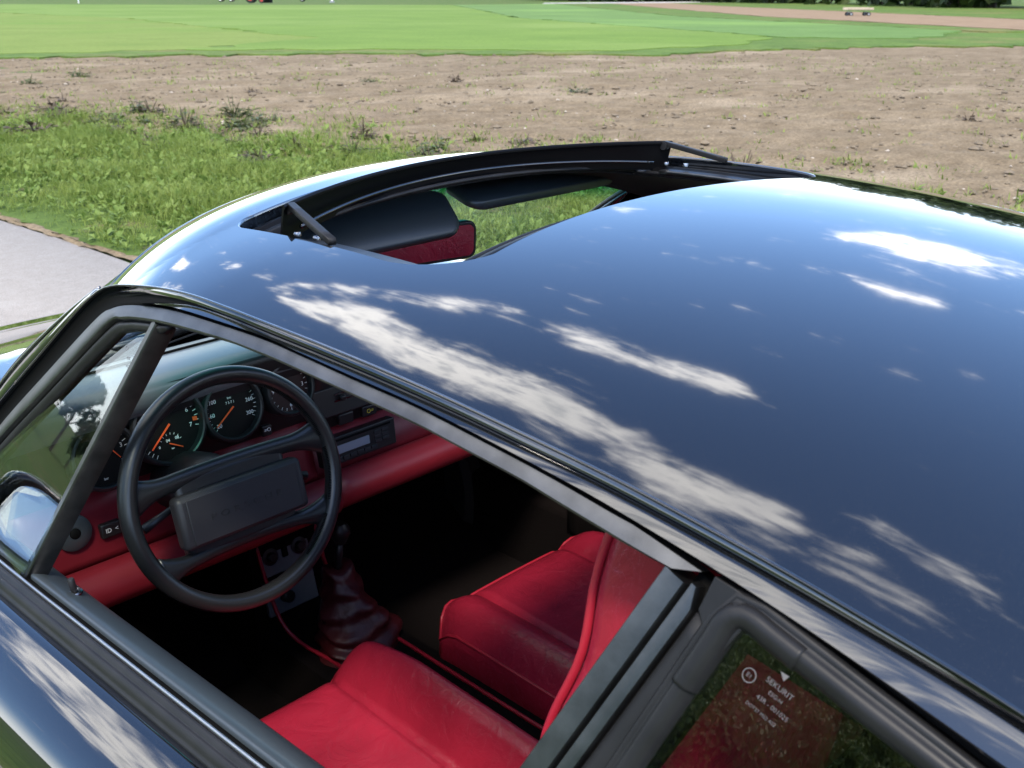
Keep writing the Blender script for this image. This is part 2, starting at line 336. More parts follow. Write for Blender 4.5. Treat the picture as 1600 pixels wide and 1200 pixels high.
FI = [(-0.6063,1.1983), (-0.5617,1.2042), (-0.4995,1.2146), (-0.4593,1.221), (-0.3871,1.2286), (-0.3482,1.2322), (-0.2627,1.2365), (-0.1646,1.2396), (-0.11,1.2397), (-0.0491,1.2382), (0.057,1.2295), (0.121,1.2215), (0.17,1.212), (0.21,1.196), (0.335,1.091), (0.455,0.99), (0.54,0.905)]
VG = [(.09,1.2165),(.13,1.2105),(.175,1.200),(.205,1.184),(.31,1.096),(.44,.985),(.52,.905)]     # vent glass front/top edge

# ---- roof
def g_interp(y): 
    P = np.array(Gt[::-1] if Gt[0][0] > Gt[-1][0] else Gt); return np.interp(y, P[:, 0], P[:, 1])
GS = spline(Gt, 400)
def zg(y): return float(np.interp(min(y, .184), GS[:, 0], GS[:, 1])) - (max(0, y-.184)*.10)
def zcen(y): return 1.325-(.030 if y > -.05 else .13)*(y+.05)**2
def roof_z(x, y):
    z0 = zg(y); xg = X_side(min(y, .22), zg(min(y, .22))); s = abs(x)/xg; D = zcen(y)-z0
    e_ = max(0., .14-(y_front(x)-y)); lip_ = 1.2*e_*e_
    k = min(1, max(0, -y/.4)); k = .50+.12*k*k*(3-2*k)
    return zcen(y)-D*(k*s*s+(1-k)*s**5.5)-lip_
def roof_n(x, y, e=1e-3):
    dx = (roof_z(x+e, y)-roof_z(x-e, y))/(2*e); dy = (roof_z(x, y+e)-roof_z(x, y-e))/(2*e)
    return unit(np.array([-dx, -dy, 1.]))
def roof_xg(y): return X_side(min(y, .22), zg(min(y, .22)))
def y_front(x): return .43-.167*(x/.56)**2
def y_rear(x): return -.98+.06*(x/.56)**2
def hole_outline():
    P = []
    X1, yr, yf, rr, rf = .412, -.193, .202, .085, .040
    def arc(cx, cy, r_, a0, a1, n):
        for k in range(n+1):
            a = R(a0+(a1-a0)*k/n); P.append((cx+r_*math.cos(a), cy+r_*math.sin(a)))
    arc(X1-rf, yf-rf, rf, 0, 90, 10)
    for t in np.linspace(.02, .98, 48):
        x = (X1-rf)*(1-2*t); P.append((x, yf+.050*(1-(x/(X1-rf))**2)))
    arc(-X1+rf, yf-rf, rf, 90, 180, 10)
    for t in np.linspace(.04, .96, 18): P.append((-X1, (yf-rf)*(1-t)+(yr+rr)*t))
    arc(-X1+rr, yr+rr, rr, 180, 270, 22)
    for t in np.linspace(.02, .98, 48):
        x = (-X1+rr)*(1-2*t); P.append((x, yr+.042*(1-(x/(X1-rr))**2)))
    arc(X1-rr, yr+rr, rr, 270, 360, 22)
    for t in np.linspace(.04, .96, 18): P.append((X1, (yr+rr)*(1-t)+(yf-rf)*t))
    return np.array(P)
HOLE = hole_outline()
def outer_hit(p, c=(0, .02)):
    d = np.array(p)-np.array(c); lo, hi = .5, 12.
    def inside(q): return abs(q[0]) < roof_xg(q[1]) and y_rear(q[0]) < q[1] < y_front(q[0]) 
    for _ in range(50):
        m_ = (lo+hi)/2
        if inside(np.array(c)+d*m_): lo = m_
        else: hi = m_
    return np.array(c)+d*lo
def make_roof():
    # densify outline by polar angle so the outer corners are caught
    ang = np.unwrap(np.arctan2(HOLE[:, 1]-.02, HOLE[:, 0])); per = np.concatenate([[0], np.cumsum(np.linalg.norm(np.diff(np.vstack([HOLE, HOLE[:1]]), axis=0), axis=1))])
    n = 420; tt = np.linspace(0, per[-1], n, endpoint=False); HH = np.vstack([HOLE, HOLE[:1]])
    hp = np.stack([np.interp(tt, per, HH[:, 0]), np.interp(tt, per, HH[:, 1])], 1)
    op = np.array([outer_hit(p) for p in hp])
    V, Nn = [], []
    rings = [0]+list(np.linspace(0, 1, 30)**1.15)
    for k, p in enumerate(hp):      # rolled lip of the opening
        nrm = roof_n(*p); q = np.array([p[0], p[1], roof_z(*p)]); inn = unit(np.array([-(op[k]-p)[0], -(op[k]-p)[1], 0]))
        for (i_, d_, nn) in ((.0032, .016, inn), (.0032, .0032, inn), (.0022, .001, unit(inn+nrm))):
            V.append(q+inn*i_-nrm*d_); Nn.append(nn)
        for t in np.linspace(0, 1, 30)**1.15:
            x, y = p+(op[k]-p)*t; V.append((x, y, roof_z(x, y))); Nn.append(roof_n(x, y))
        x, y = op[k]; o3 = np.array([x, y, roof_z(x, y)]); nr = roof_n(x, y); out = unit(np.array([*(op[k]-p), 0]))
        V.append(o3+out*.0015-nr*.002); Nn.append(unit(out+nr)); V.append(o3+out*.002-nr*.010); Nn.append(out)
    F = [f[::-1] for f in grid_faces(n, 35, True, False)]
    return mesh('roof_panel', V, F, M['paint'], car, normals=Nn), hp, op
roof, HP, OP = make_roof()

# ---- sunroof surround, wind deflector and its arms
def ring_loop(inset, drop, n=200, front=None):
    per = np.concatenate([[0], np.cumsum(np.linalg.norm(np.diff(np.vstack([HOLE, HOLE[:1]]), axis=0), axis=1))]); HH = np.vstack([HOLE, HOLE[:1]])
    tt = np.linspace(0, per[-1], n, endpoint=False); hp = np.stack([np.interp(tt, per, HH[:, 0]), np.interp(tt, per, HH[:, 1])], 1)
    t = unit(np.roll(hp, -1, 0)-np.roll(hp, 1, 0)); inn = np.stack([-t[:, 1], t[:, 0]], 1)
    out = []
    for p, i_ in zip(hp, inn):
        q = p+i_*inset; out.append((q[0], q[1], roof_z(*p)-drop))
    return np.array(out)
sr = empty('sunroof_surround', car)
prof = [(-.012, .006), (-.012, .022), (-.002, .024), (.004, .017), (.011, .017), (.013, .021), (.024, .021), (.026, .016), (.036, .017), (.040, .021), (.050, .025)]
L_ = [ring_loop(i_, d_) for i_, d_ in prof]
mesh('frame_tray', np.stack(L_, 1).reshape(-1, 3), grid_faces(200, len(prof), True, False), M['gloss'], sr, solid=.002)
lip = ring_loop(.050, .023); tube('lining_piping', lip, .0035, M['rubber'], sr, closed=True, n=8)
rail_l = np.array([(-.400, y, roof_z(-.400, y)-.012) for y in np.linspace(-.15, .10, 14)])
for sx in (-1, 1):
    a = rail_l*np.array([sx, 1, 1])
    sweep('guide_rail', a, np.tile([0, 0, 1.], (len(a), 1)), rrect(-.002, .046, -.012, -.006, .002), M['satin'], sr, flip=sx)
    for yy in (.06, .10): lathe('screw', [(0, .003), (.004, .003), (.005, .001), (.005, -.002), (0, -.002)], M['chrome'], sr, Matrix.Translation((sx*.375, yy, roof_z(.375, yy)-.013)), n=12)
# wind deflector: bowed strip raised above the front edge of the opening
xs_ = np.linspace(-.385, .395, 50)
def defl(x):
    s = x/.40; return np.array([x, .2104-.107*s*s, 1.3367-.0074*s*s])
DP = np.array([defl(x) for x in xs_]); lean = unit(np.array([0, -.35, 1]))
secs = []
for p in DP:
    zb = roof_z(p[0], p[1])-.022
    secs.append([p, p+(0, .0015, -.0012), (p[0], p[1]+.012, zb+.004), (p[0], p[1]+.012, zb-.004), (p[0], p[1]+.0085, zb-.004), (p[0], p[1]+.0085, zb+.004), p+(0, -.001, -.006), p+(0, -.0035, -.005), p+(0, -.0035, -.0025), p+(0, -.0015, -.0005)])
df = superloft('wind_deflector', secs, M['gloss'], car, autosmooth=35)
tube('deflector_rail', np.array([(p[0], p[1]-.004, roof_z(p[0], p[1])-.012) for p in DP[2:-2]]), .0028, M['paint'], df, n=8)
for sx, e0, e1 in ((-1, DP[1]+(-.002, -.004, -.004), np.array([-.404, -.010, roof_z(-.404, -.010)+.001])), (1, DP[-2]+(.004, -.004, -.004), np.array([.404, .0, roof_z(.404, .0)+.001]))):
    pth = np.linspace(e0, e1, 6); sweep('deflector_arm', pth, np.tile([0, 0, 1.], (6, 1)), rrect(-.005, .005, -.004, .004, .001), M['rubber'], df)
    lathe('pivot', [(0, .006), (.006, .006), (.007, .004), (.007, -.006), (0, -.006)], M['plastic'], df, basis(e0+(0, 0, -.004), (0, 1, 0), (0, 0, 1)), n=14)

# ---- gutters, painted roof rails, door window frames (both sides)
for sx in (-1, 1):
    nm = 'left' if sx < 0 else 'right'
    gp = [(y, z) for y, z in G]
    # black drip channel: wide on the pillar, thin along the roof
    CH = [(y, z-.009) for y, z in G[:13]]+[(.034,1.2535),(.106,1.2435),(.184,1.2275),(.215,1.218),(.235,1.207),(.262,1.182),(.351,1.113),(.47,1.012),(.575,.907)]
    band('drip_channel', [(y, z+.0005) for y, z in G], CH, [(0, -.002), (.12, -.008), (.75, -.010), (1, -.006), (1, -.016), (0, -.016)], M['deep'], car, sx, n=140)
    band('gutter_lip', [(y, z+.0012) for y, z in G], [(y, z-.0012) for y, z in G], [(0, .0005), (.3, .0030), (.7, .0030), (1, .0005), (1, -.006), (0, -.006)], M['paint'], car, sx, n=140)
    band('roof_rail', St, Ot, [(0, -.012), (0, -.0035), (.05, -.0020), (.30, .0002), (.60, .0024), (.90, .0044), (.98, .0026), (1, -.002), (1, -.012)], M['paint'], car, sx, n=130, autosmooth=40)
    fr = empty('door_window_frame', car)
    band('frame_rail', FO, FI, [(0, -.012), (0, -.003), (.05, -.0004), (.40, .0022), (.78, .0038), (.90, .0026), (.96, -.001), (1.0, -.006), (1.0, -.028), (.3, -.028)], M['satin'], fr, sx, n=130, autosmooth=38)
    def yo(z): return -0.6063+0.3975*(1.1998-z)
    zt, zb = 1.1998, .90
    zz = np.linspace(zt, zb, 24)
    P = np.array([side_pt(yo(z), z, sx) for z in zz]); Nn = np.array([side_n(yo(z), z, sx) for z in zz])
    # b axis points rearwards: T down, N out
    fl = -1 if sx < 0 else 1
    T_, N_, B_ = frame_along(P, Nn); fl = 1 if B_[0][1] < 0 else -1
    sweep('rear_frame_bar', P, Nn, [(0, -.028), (0, .0008), (.0012, .0030), (.010, .0042), (.0185, .0038), (.0195, .0020), (.0205, -.001), (.0225, -.006), (.0225, -.028)], M['satin'], fr, flip=fl, autosmooth=38)
    zz2 = np.linspace(1.2029, zb, 24)
    P2 = np.array([side_pt(yo(z), z, sx) for z in zz2])
    pr2 = []
    for i, z in enumerate(zz2):
        k = min(1, (1.2040-z)/.016); tipw = .024+.0105*math.sqrt(max(0, 1-(1-k)**2)); pr2.append([(.0225, -.012), (.0225, .0005), (.0235, .0026), (.5*(.024+tipw), .0036), (tipw-.0008, .0030), (tipw, .0015), (tipw+.0005, -.012)])
    sweep('rear_frame_lip', P2, np.array([side_n(yo(z), z, sx) for z in zz2]), pr2, M['satin'], fr, flip=fl, autosmooth=38)
    # dark gap, B-pillar cover
    zz3 = np.linspace(1.207, .90, 20); P3 = np.array([side_pt(yo(z), z, sx) for z in zz3]); N3 = np.array([side_n(yo(z), z, sx) for z in zz3])
    sweep('pillar_gap', P3, N3, [(.018, -.03), (.018, -.014), (.075, -.014), (.075, -.03)], M['deep'], car, flip=fl)
    zz4 = np.linspace(1.190, .90, 20); P4 = np.array([side_pt(yo(z), z, sx) for z in zz4]); N4 = np.array([side_n(yo(z), z, sx) for z in zz4])
    sweep('pillar_cover', P4, N4, [(.0365, -.013), (.0365, -.003), (.038, -.0012), (.056, -.0008), (.058, -.004), (.058, -.013)], M['rubber'], car, flip=fl)
    # vent window: rubber, glass, divider bar
    band('vent_seal', [(.075,1.2275),(.121,1.2222),(.17,1.2128),(.21,1.1968),(.335,1.0918),(.455,.991),(.54,.906)], VG, [(0, -.014), (0, -.004), (.4, -.001), (1, -.006), (1, -.014)], M['rubber'], fr, sx, n=60)
    d0, d1 = np.array([.098, 1.2265]), np.array([.272, .866]) 
    zz5 = np.linspace(0, 1, 22); yz = d0+(d1-d0)*zz5[:, None]
    P5 = np.array([side_pt(y, z, sx) for y, z in yz]); N5 = np.array([side_n(y, z, sx) for y, z in yz])
    T_, N_, B_ = frame_along(P5, N5); f5 = 1 if B_[0][1] < 0 else -1
    sweep('divider_bar', P5, N5, [(-.0075, -.010), (-.0075, -.002), (-.0064, -.0002), (.0030, .0010), (.0046, .0), (.0054, -.003), (.0070, -.024), (-.004, -.024)], M['satin'], fr, flip=f5, autosmooth=38)
    va = spline([(y-.004, z+.003) for y, z in VG], 30); poly = [side_pt(y, z, sx)-.008*side_n(y, z, sx) for y, z in va]
    rows = []
    for i in range(30):
        t = i/29; dpt = d0+(d1-d0)*(.02+.92*t); a = va[i]
        rows.append([side_pt(*(a+(dpt-a)*s_), sx)-(.008+.080*((a+(dpt-a)*s_)[1]-1.05))*side_n(*(a+(dpt-a)*s_), sx) for s_ in np.linspace(0, 1, 8)])
    mesh('vent_glass', np.array(rows).reshape(-1, 3), grid_faces(30, 8), M['vent'], fr, solid=.004, rim=False)
    # quarter window
    band('rail_backing', [(y, z-.006) for y, z in Gt[1:6]], [(y, z-.062) for y, z in Gt[1:6]], [(0, -.016), (1, -.016), (1, -.024), (0, -.024)], M['deep'], car, sx, n=40)
    qw = empty('quarter_window', car)
    QG = [(-0.6684,1.18), (-0.7475,1.1545), (-0.8509,1.1191), (-1.0006,1.0582), (-1.135,0.9922), (-1.2285,0.9328), (-1.2465,0.8997), (-1.2166,0.881), (-1.0006,0.8943), (-0.7886,0.9028), (-0.6263,0.9045), (-0.5745,0.905)]
    def q_loop(off, n=150):
        a = np.array(QG); segs = []
        top = spline(a[:6], 70); rear = spline(a[5:9], 30); bot = spline(a[8:], 30); fr_ = np.linspace(a[-1], a[0], 40)
        L = np.vstack([top[:-1], rear[:-1], bot[:-1], fr_[:-1]]); t = unit(np.roll(L, -1, 0)-np.roll(L, 1, 0)); nn = np.stack([-t[:, 1], t[:, 0]], 1)
        c = L.mean(0); sg = np.sign(((L-c)*nn).sum(1)); sg = np.where(sg == 0, 1, sg)
        return L+nn*(np.median(sg))*off, L
    secs = []
    prof = [(-.002, -.012), (-.002, -.002), (.0005, .0022), (.004, .0062), (.010, .0070), (.0135, .0045), (.0150, .0012), (.0165, .0012), (.019, .002), (.0215, -.001), (.0215, -.012)]
    for off, h in prof:
        L, _ = q_loop(off); secs.append([side_pt(y, z, sx)+h*side_n(y, z, sx) for y, z in L])
    secs = np.array(secs).transpose(1, 0, 2)
    mesh('window_rubber', secs.reshape(-1, 3), grid_faces(len(secs), len(prof), True, True), M['rubber'], qw, fix=True)
    _, L = q_loop(0); cen = L.mean(0); V = []; ts = np.linspace(.02, 1, 6)
    for y, z in L:
        for t in ts: 
            yy, z_ = cen+(np.array([y, z])-cen)*t; V.append(side_pt(yy, z_, sx)-.006*side_n(yy, z_, sx))
    mesh('quarter_glass', V, grid_faces(len(L), 6, True, False), M['quarter'], qw, solid=.004, rim=False)
    # moulded corner piece
    def edge_pt(k, s_):     # k=0 along top rearwards, k=1 down the front edge
        c = np.array([-.6684, 1.180]); d = unit(np.array([-.0791, -.0255])) if k == 0 else unit(np.array([.0939, -.275]))
        return c+d*s_
    corner = []
    pth = [edge_pt(1, s_) for s_ in np.linspace(.055, .0, 10)]+[edge_pt(0, s_) for s_ in np.linspace(.004, .046, 10)]
    pth = spline(np.array([pth[0], pth[5], edge_pt(1, .004), edge_pt(0, .006), pth[14], pth[-1]]), 40)
    P6 = np.array([side_pt(y, z, sx) for y, z in pth]); N6 = np.array([side_n(y, z, sx) for y, z in pth]); T_, N_, B_ = frame_along(P6, N6); f6 = 1 if B_[20][2] > 0 else -1
    sweep('corner_moulding', P6, N6, [(-.003, -.01), (-.003, -.001), (0, .0035), (.004, .0078), (.011, .0086), (.015, .006), (.0165, .002), (.0168, -.01)], M['rubber'], qw, flip=f6)
    mesh('pillar_tab', [side_pt(y, z, sx)+h*side_n(y, z, sx) for h in (.0012, -.012) for y, z in ((-.6433,1.2035),(-.6624,1.1995),(-.7068,1.1849),(-.6866,1.1849),(-.6744,1.1807),(-.6583,1.1502),(-.6383,1.1798))],
         [tuple(range(7)), tuple(range(13, 6, -1))]+[(i, (i+1) % 7, 7+(i+1) % 7, 7+i) for i in range(7)], M['rubber'], qw, smooth=True, fix=True, autosmooth=30, bevel=.001)
    if sx < 0:
        def tm(y, z): return basis(side_pt(y, z)-.0036*side_n(y, z), unit(side_pt(y-.01, z-.0032)-side_pt(y, z)), (.42, 0, 1))
        for s_, y, z, sz in (('SEKURIT', -.7058, 1.1500, .0056), ('ESG-H', -.7048, 1.1440, .0040), ('43R - 001025', -.7048, 1.1372, .0046), ('DOT27 M52 AS2', -.6985, 1.1312, .0034), ('E1', -.684, 1.1510, .0045)):
            text('glass_etching', s_, sz, M['etch'], qw, tm(y, z), .0001)
        ringp = np.array([side_pt(-.684+.0046*math.cos(a), 1.151+.0045*math.sin(a))-.0036*side_n(-.684, 1.151) for a in np.linspace(0, 2*math.pi, 25)[:-1]])
        tube('glass_etching', ringp, .0004, M['etch'], qw, closed=True, n=5)
        tri = [(-.7032, 1.1605), (-.7095, 1.1592), (-.7068, 1.1552)]
        mesh('glass_etching', [side_pt(y, z)-.0036*side_n(y, z) for y, z in tri], [(0, 1, 2)], M['etch'], qw, smooth=False)
        def tv(y, z): return basis(side_pt(y, z)-.0056*side_n(y, z), unit(side_pt(y-.01, z+.0008)-side_pt(y, z)), (.42, 0, 1))
        for s_, y, z, sz in (('E1', .157, 1.185, .008), ('43R', .148, 1.176, .006), ('AS2', .146, 1.168, .005)): text('glass_etching', s_, sz, M['etch'], fr, tv(y, z), .0001)

# ---- windscreen, header seal, pillars
def scr_top(x): y = y_front(x)+.006; return np.array([x, y, roof_z(x, y_front(x))-.012])
def scr_bot(x): s = x/.66; return np.array([x, .86-.25*s*s, .952-.045*s*s])
rows = []
for s_ in np.linspace(-1, 1, 41):
    t0 = scr_top(s_*.535); b0 = scr_bot(s_*.635)
    rows.append([t0+(b0-t0)*t+np.array([0, .03*math.sin(math.pi*t), .02*math.sin(math.pi*t)]) for t in np.linspace(0, 1, 16)])
rows = np.array(rows); ws = empty('windscreen', car)
mesh('windscreen_pane', rows.reshape(-1, 3), grid_faces(41, 16), M['screen'], ws, solid=.005, rim=False)
edge = np.vstack([rows[::-1, 0][::1], rows[0, 1:], rows[1:, -1], rows[-1, 1:-1][::-1]])
tube('screen_seal', edge, .0075, M['rubber'], ws, closed=True, n=10)
hd = np.array([[x, y_front(x)-.001, roof_z(x, y_front(x))-.004] for x in np.linspace(-.545, .545, 60)])
tube('header_edge', hd, .0048, M['paint'], car, n=10)
for sx in (-1, 1):      # painted pillar between glass and drip channel
    gl = spline(G[17:], 30); secs = []
    k = rows[0] if sx < 0 else rows[-1]
    ed = np.stack([np.interp(np.linspace(0, 1, 30), np.linspace(0, 1, 16), k[:, c]) for c in range(3)], 1)
    for i in range(30):
        a = side_pt(*gl[i], sx)+side_n(*gl[i], sx)*.001; b = ed[i]
        mid = (a+b)/2+np.array([sx*.004, .006, .004]); secs.append([a, (a*2+mid)/3+np.array([sx*.002, .002, .002]), mid, b, b-np.array([sx*.03, .02, .0]), a-np.array([sx*.035, .0, 0])])
    superloft('windscreen_pillar', secs, M['paint'], car)
    tr = [(a_*.42+b_*.58)+np.array([sx*.004, .006, .006]) for a_, b_ in zip([side_pt(*g_, sx) for g_ in gl], ed)]
    tube('pillar_trim', np.array(tr), .0022, M['chrome'], car, n=6)

# ---- doors, wings, rear quarters, bonnet, tail
def slit(y): return np.array([.706-.03*max(0, y-.15)**2, y, .893-.045*(y-.2)])
DOFF = [(.024,-.022),(.032,-.0255),(.05,-.034),(.07,-.0445),(.085,-.055),(.1,-.069),(.113,-.09),(.122,-.12),(.128,-.17),(.131,-.25),(.130,-.33),(.122,-.42),(.105,-.52),(.085,-.60),(.07,-.65),(.02,-.66)]
def fine(L, n): return spline(L, n)
DO = fine(DOFF, 44)
for sx in (-1, 1):
    d = empty('door', car)
    ys = np.linspace(.600, -.555, 60)
    V = [[sx*(slit(y)[0]+o[0]), y, slit(y)[2]+o[1]] for y in ys for o in DO]
    mesh('door_skin', V, grid_faces(60, 44), M['paint'], d, solid=.0015)
    def run(name, prof, material, y0=.60, y1=-.60):
        yy = np.linspace(y0, y1, 40); secs = [[(sx*(slit(y)[0]+a), y, slit(y)[2]+b) for a, b in prof] for y in yy]
        return superloft(name, secs, material, d)
    run('window_weatherstrip', [(.0028, -.012), (.0028, .0), (.0038, .0012), (.0055, .0010), (.0063, -.0008), (.0075, -.012)], M['trim'])
    run('belt_moulding', [(.0076, -.014), (.0076, -.0025), (.0095, -.0015), (.0125, -.0035), (.0140, -.0070), (.0150, -.0080), (.0165, -.0072), (.0185, -.0088), (.0225, -.0150), (.0232, -.0185), (.0250, -.0195), (.0258, -.0215), (.0255, -.027), (.012, -.027)], M['rubber'])
    run('glass_slot', [(-.006, -.03), (-.006, -.006), (.002, -.006), (.002, -.03)], M['deep'])
    run('door_cap', [(-.0065, -.030), (-.006, .0005), (-.0085, .0020), (-.020, -.0030), (-.036, -.0130), (-.050, -.0245), (-.057, -.0330), (-.060, -.045), (-.060, -.06), (-.04, -.06)], M['vinyl'], .54, -.57)
    run('inner_panel', [(-.050, -.055), (-.064, -.06), (-.07, -.15), (-.075, -.30), (-.085, -.33), (-.10, -.36), (-.10, -.52), (-.05, -.62), (-.03, -.60)], M['maroon'] if sx < 0 else M['carpet'], .50, -.58)
    lp = slit(.185); Mx = Matrix.Translation((sx*(lp[0]-.030), .185, lp[2]-.0095)) @ Matrix.Rotation(sx*.12, 4, 'Y')
    pin = lathe('lock_pin', [(0, .021), (.0032, .021), (.0042, .019), (.0042, .006), (.0036, .004), (.0036, 0), (0, 0)], M['plastic'], d, Mx, n=18)
    lathe('lock_pin_ring', [(.0045, .0), (.0045, .002), (.0075, .0028), (.0095, .0015), (.0098, -.001)], M['chrome'], d, Mx, n=24)
    hb = empty('door_handle', d); y0 = -.42; q = slit(y0)
    box('handle_grip', (sx*(q[0]+.140), y0, q[2]-.17), (.018, .15, .022), M['plastic'], d, bevel=.005)
    bpy.data.objects.remove(hb)
# pocket piping seen on the far door
for pts in (((.612,.44,.62),(.612,.40,.50),(.606,.36,.42),(.606,.20,.385),(.606,-.1,.38)), ((.606,.16,.62),(.606,.14,.50),(.606,.13,.39))):
    tube('pocket_piping', spline(pts, 24), .0025, M['maroon'], car, n=6)
WID = [(2.06,.56),(1.95,.68),(1.8,.745),(1.5,.82),(1.136,.836),(.8,.838),(.61,.836)]
ZH = [(.60,.935),(.75,.943),(.95,.930),(1.1,.902),(1.25,.865),(1.4,.824),(1.6,.768),(1.8,.710),(1.95,.68),(2.06,.60)]
def interp(T, y): a = sorted(T); return float(np.interp(y, [p[0] for p in a], [p[1] for p in a]))
def arch_cut(name, V, nu, nv, yc, zc_, rad, material, parent):
    V = np.array(V, float); r_ = np.hypot(V[:, 1]-yc, V[:, 2]-zc_); ins = r_ < rad
    F = [f for f in grid_faces(nu, nv) if not all(ins[list(f)])]
    for i in range(len(V)):
        if ins[i] and r_[i] > rad*.72: V[i, 1:] = np.array([yc, zc_])+(V[i, 1:]-np.array([yc, zc_]))*rad/max(r_[i], 1e-6)
    used = sorted({i for f in F for i in f}); mp = {a: b for b, a in enumerate(used)}
    return mesh(name, V[used], [tuple(mp[i] for i in f) for f in F], material, parent, solid=.0015)
for sx in (-1, 1):
    ys = np.linspace(.606, 2.06, 60); V = []
    for y in ys:
        zh, W = interp(ZH, y), interp(WID, y); k = min(1, max(0, (2.06-y)/.5))
        prof = fine([(W-.30-.02*k, zh+.012), (W-.22, zh+.012), (W-.15, zh-.002), (W-.09, zh-.04), (W-.045, zh-.10), (W-.012, zh-.19), (W, zh-.30 if zh-.3 > .4 else .42), (W-.005, .36), (W-.04, .25), (W-.08, .22)], 44)
        V += [[sx*a, y, b] for a, b in prof]
    w_ = empty('front_wing', car); arch_cut('wing_skin', V, 60, 44, 1.136, .31, .335, M['paint'], w_)
    lathe('headlamp', [(0, .035), (.05, .032), (.085, .015), (.095, 0), (.105, -.006), (.105, -.03)], M['lens'], w_, basis((sx*.575, 1.93, .665), (1, 0, 0), (0, -.35, 1)) @ Matrix.Rotation(R(180), 4, 'X'), n=28)
    box('indicator_lamp', (sx*.60, 2.03, .47), (.20, .06, .07), M['amber'], w_, rot=(0, 0, -sx*.4), bevel=.012)
    # rear quarter: belt shoulder to sill
    ys = np.linspace(-.565, -2.14, 60); V = []
    RW = [(-.56,.836),(-.9,.84),(-1.136,.845),(-1.5,.835),(-1.8,.79),(-2.0,.70),(-2.14,.55)]
    RZ = [(-.56,.905),(-.9,.93),(-1.2,.945),(-1.4,.93),(-1.6,.885),(-1.85,.79),(-2.0,.71),(-2.14,.60)]
    RX = [(-.56,.712),(-.9,.69),(-1.2,.655),(-1.5,.60),(-1.8,.55),(-2.0,.48),(-2.14,.36)]
    for y in ys:
        W, z1, x1 = interp(RW, y), interp(RZ, y), interp(RX, y)
        prof = fine([(x1, z1), (x1+.03, z1-.012), (x1+(W-x1)*.55, z1-.07), (x1+(W-x1)*.85, z1-.15), (W, max(.45, z1-.28)), (W-.003, .40), (W-.03, .30), (W-.07, .24)], 44)
        V += [[sx*a, y, b] for a, b in prof]
    w_ = empty('rear_quarter', car); arch_cut('quarter_skin', V, 60, 44, -1.136, .31, .335, M['paint'], w_)
    # upper quarter between window rubber and tail
    secs = []
    for t in np.linspace(0, 1, 40):
        y = -.60-1.1*t; zt_ = interp([(a, b-.03) for a, b in Ot]+[(-1.75, .86), (-1.6, .93)], y) if y < -.66 else .925+.02
        zb_ = interp(RZ, y); row = []
        if y > -1.235: zt_ = zb_+.028
        for s_ in np.linspace(0, 1, 10):
            z = zb_+(max(zt_, zb_+.004)-zb_)*s_; xx = min(X_side(y, z)-.012, interp(RX, y)+.004-.45*(z-zb_)); row.append([sx*xx, y, z])
        secs.append(row)
    mesh('sail_panel', np.array(secs).reshape(-1, 3), grid_faces(40, 10), M['paint'], w_, solid=.002)
    box('tail_lamp', (sx*.52, -2.10, .62), (.30, .05, .10), M['redlens'], w_, rot=(0, 0, sx*.35), bevel=.012)
    box('rear_side_trim', (sx*.60, -.98, .62), (.03, .76, .60), M['maroon'], car, rot=(0, 0, sx*-.10), bevel=.012)
    box('inner_sill', (sx*.655, .0, .27), (.09, 1.7, .26), M['carpet'], car, bevel=.02)
    box('sill', (sx*.745, 0, .235), (.05, 1.60, .09), M['paint'], car, bevel=.015)
    for yc in (1.136, -1.136):
        wl = empty('road_wheel', car, (sx*.70, yc, .31)); wl.rotation_euler = (0, sx*math.pi/2, 0)
        lathe('tyre', [(.20, -.09), (.29, -.105), (.308, -.09), (.311, 0), (.308, .09), (.29, .105), (.20, .09), (.20, -.09)], M['tyre'], wl, n=48)
        lathe('rim', [(.21, .09), (.20, .085), (.19, .06), (.185, -.05), (.21, -.09)], M['alloy'], wl, n=48)
        lathe('hub', [(0, .075), (.04, .075), (.055, .06), (.06, .0), (0, .0)], M['alloy'], wl, n=24)
        for k in range(5):
            a = k*2*math.pi/5; box('spoke', (0, 0, 0), (.15, .055, .02), M['alloy'], wl, bevel=.006, M=Matrix.Rotation(a, 4, 'Z') @ Matrix.Translation((.12, 0, .055)))
    rows_ = []
    for t in np.linspace(0, 1, 12): rows_.append([(sx*xx, yy, .30+.36*math.sin(math.pi*t)) for xx in (.52, .80) for yy in (1.136-.36*math.cos(math.pi*t),)])
# bonnet
rows_ = []
for y in np.linspace(0, 1, 40):
    row = []
    for s_ in np.linspace(-1, 1, 31):
        yb = .90-.20*s_*s_; ye = 2.00-.06*s_*s_; yy = yb+(ye-yb)*y; W = interp(WID, yy); xx = s_*(W-.308)
        row.append((xx, yy, interp(ZH, yy)+.010+.016*(1-s_*s_)-.004*(1-abs(s_))))
    rows_.append(row)
mesh('bonnet', np.array(rows_).reshape(-1, 3), grid_faces(40, 31), M['paint'], car, solid=.003)
rows_ = []
for s_ in np.linspace(-1, 1, 31):
    b0 = scr_bot(s_*.635); yb = .896-.20*s_*s_; row = []
    for t in np.linspace(0, 1, 5): row.append((b0[0]+(s_*(interp(WID, yb)-.31)-b0[0])*t, b0[1]-.01+(yb-b0[1]+.01)*t, b0[2]-.012-.016*t))
    rows_.append(row)
mesh('scuttle', np.array(rows_).reshape(-1, 3), grid_faces(31, 5), M['plastic'], car, solid=.003)
def full_loft(name, st, material, parent=car):
    secs = []
    for y, W, z0, z1, pw in st:
        secs.append([(W*math.copysign(abs(math.cos(a))**pw, math.cos(a)), y, (z0+z1)/2+(z1-z0)/2*math.copysign(abs(math.sin(a))**pw, math.sin(a))) for a in np.linspace(0, 2*math.pi, 48, endpoint=False)])
    return superloft(name, secs, material, parent)
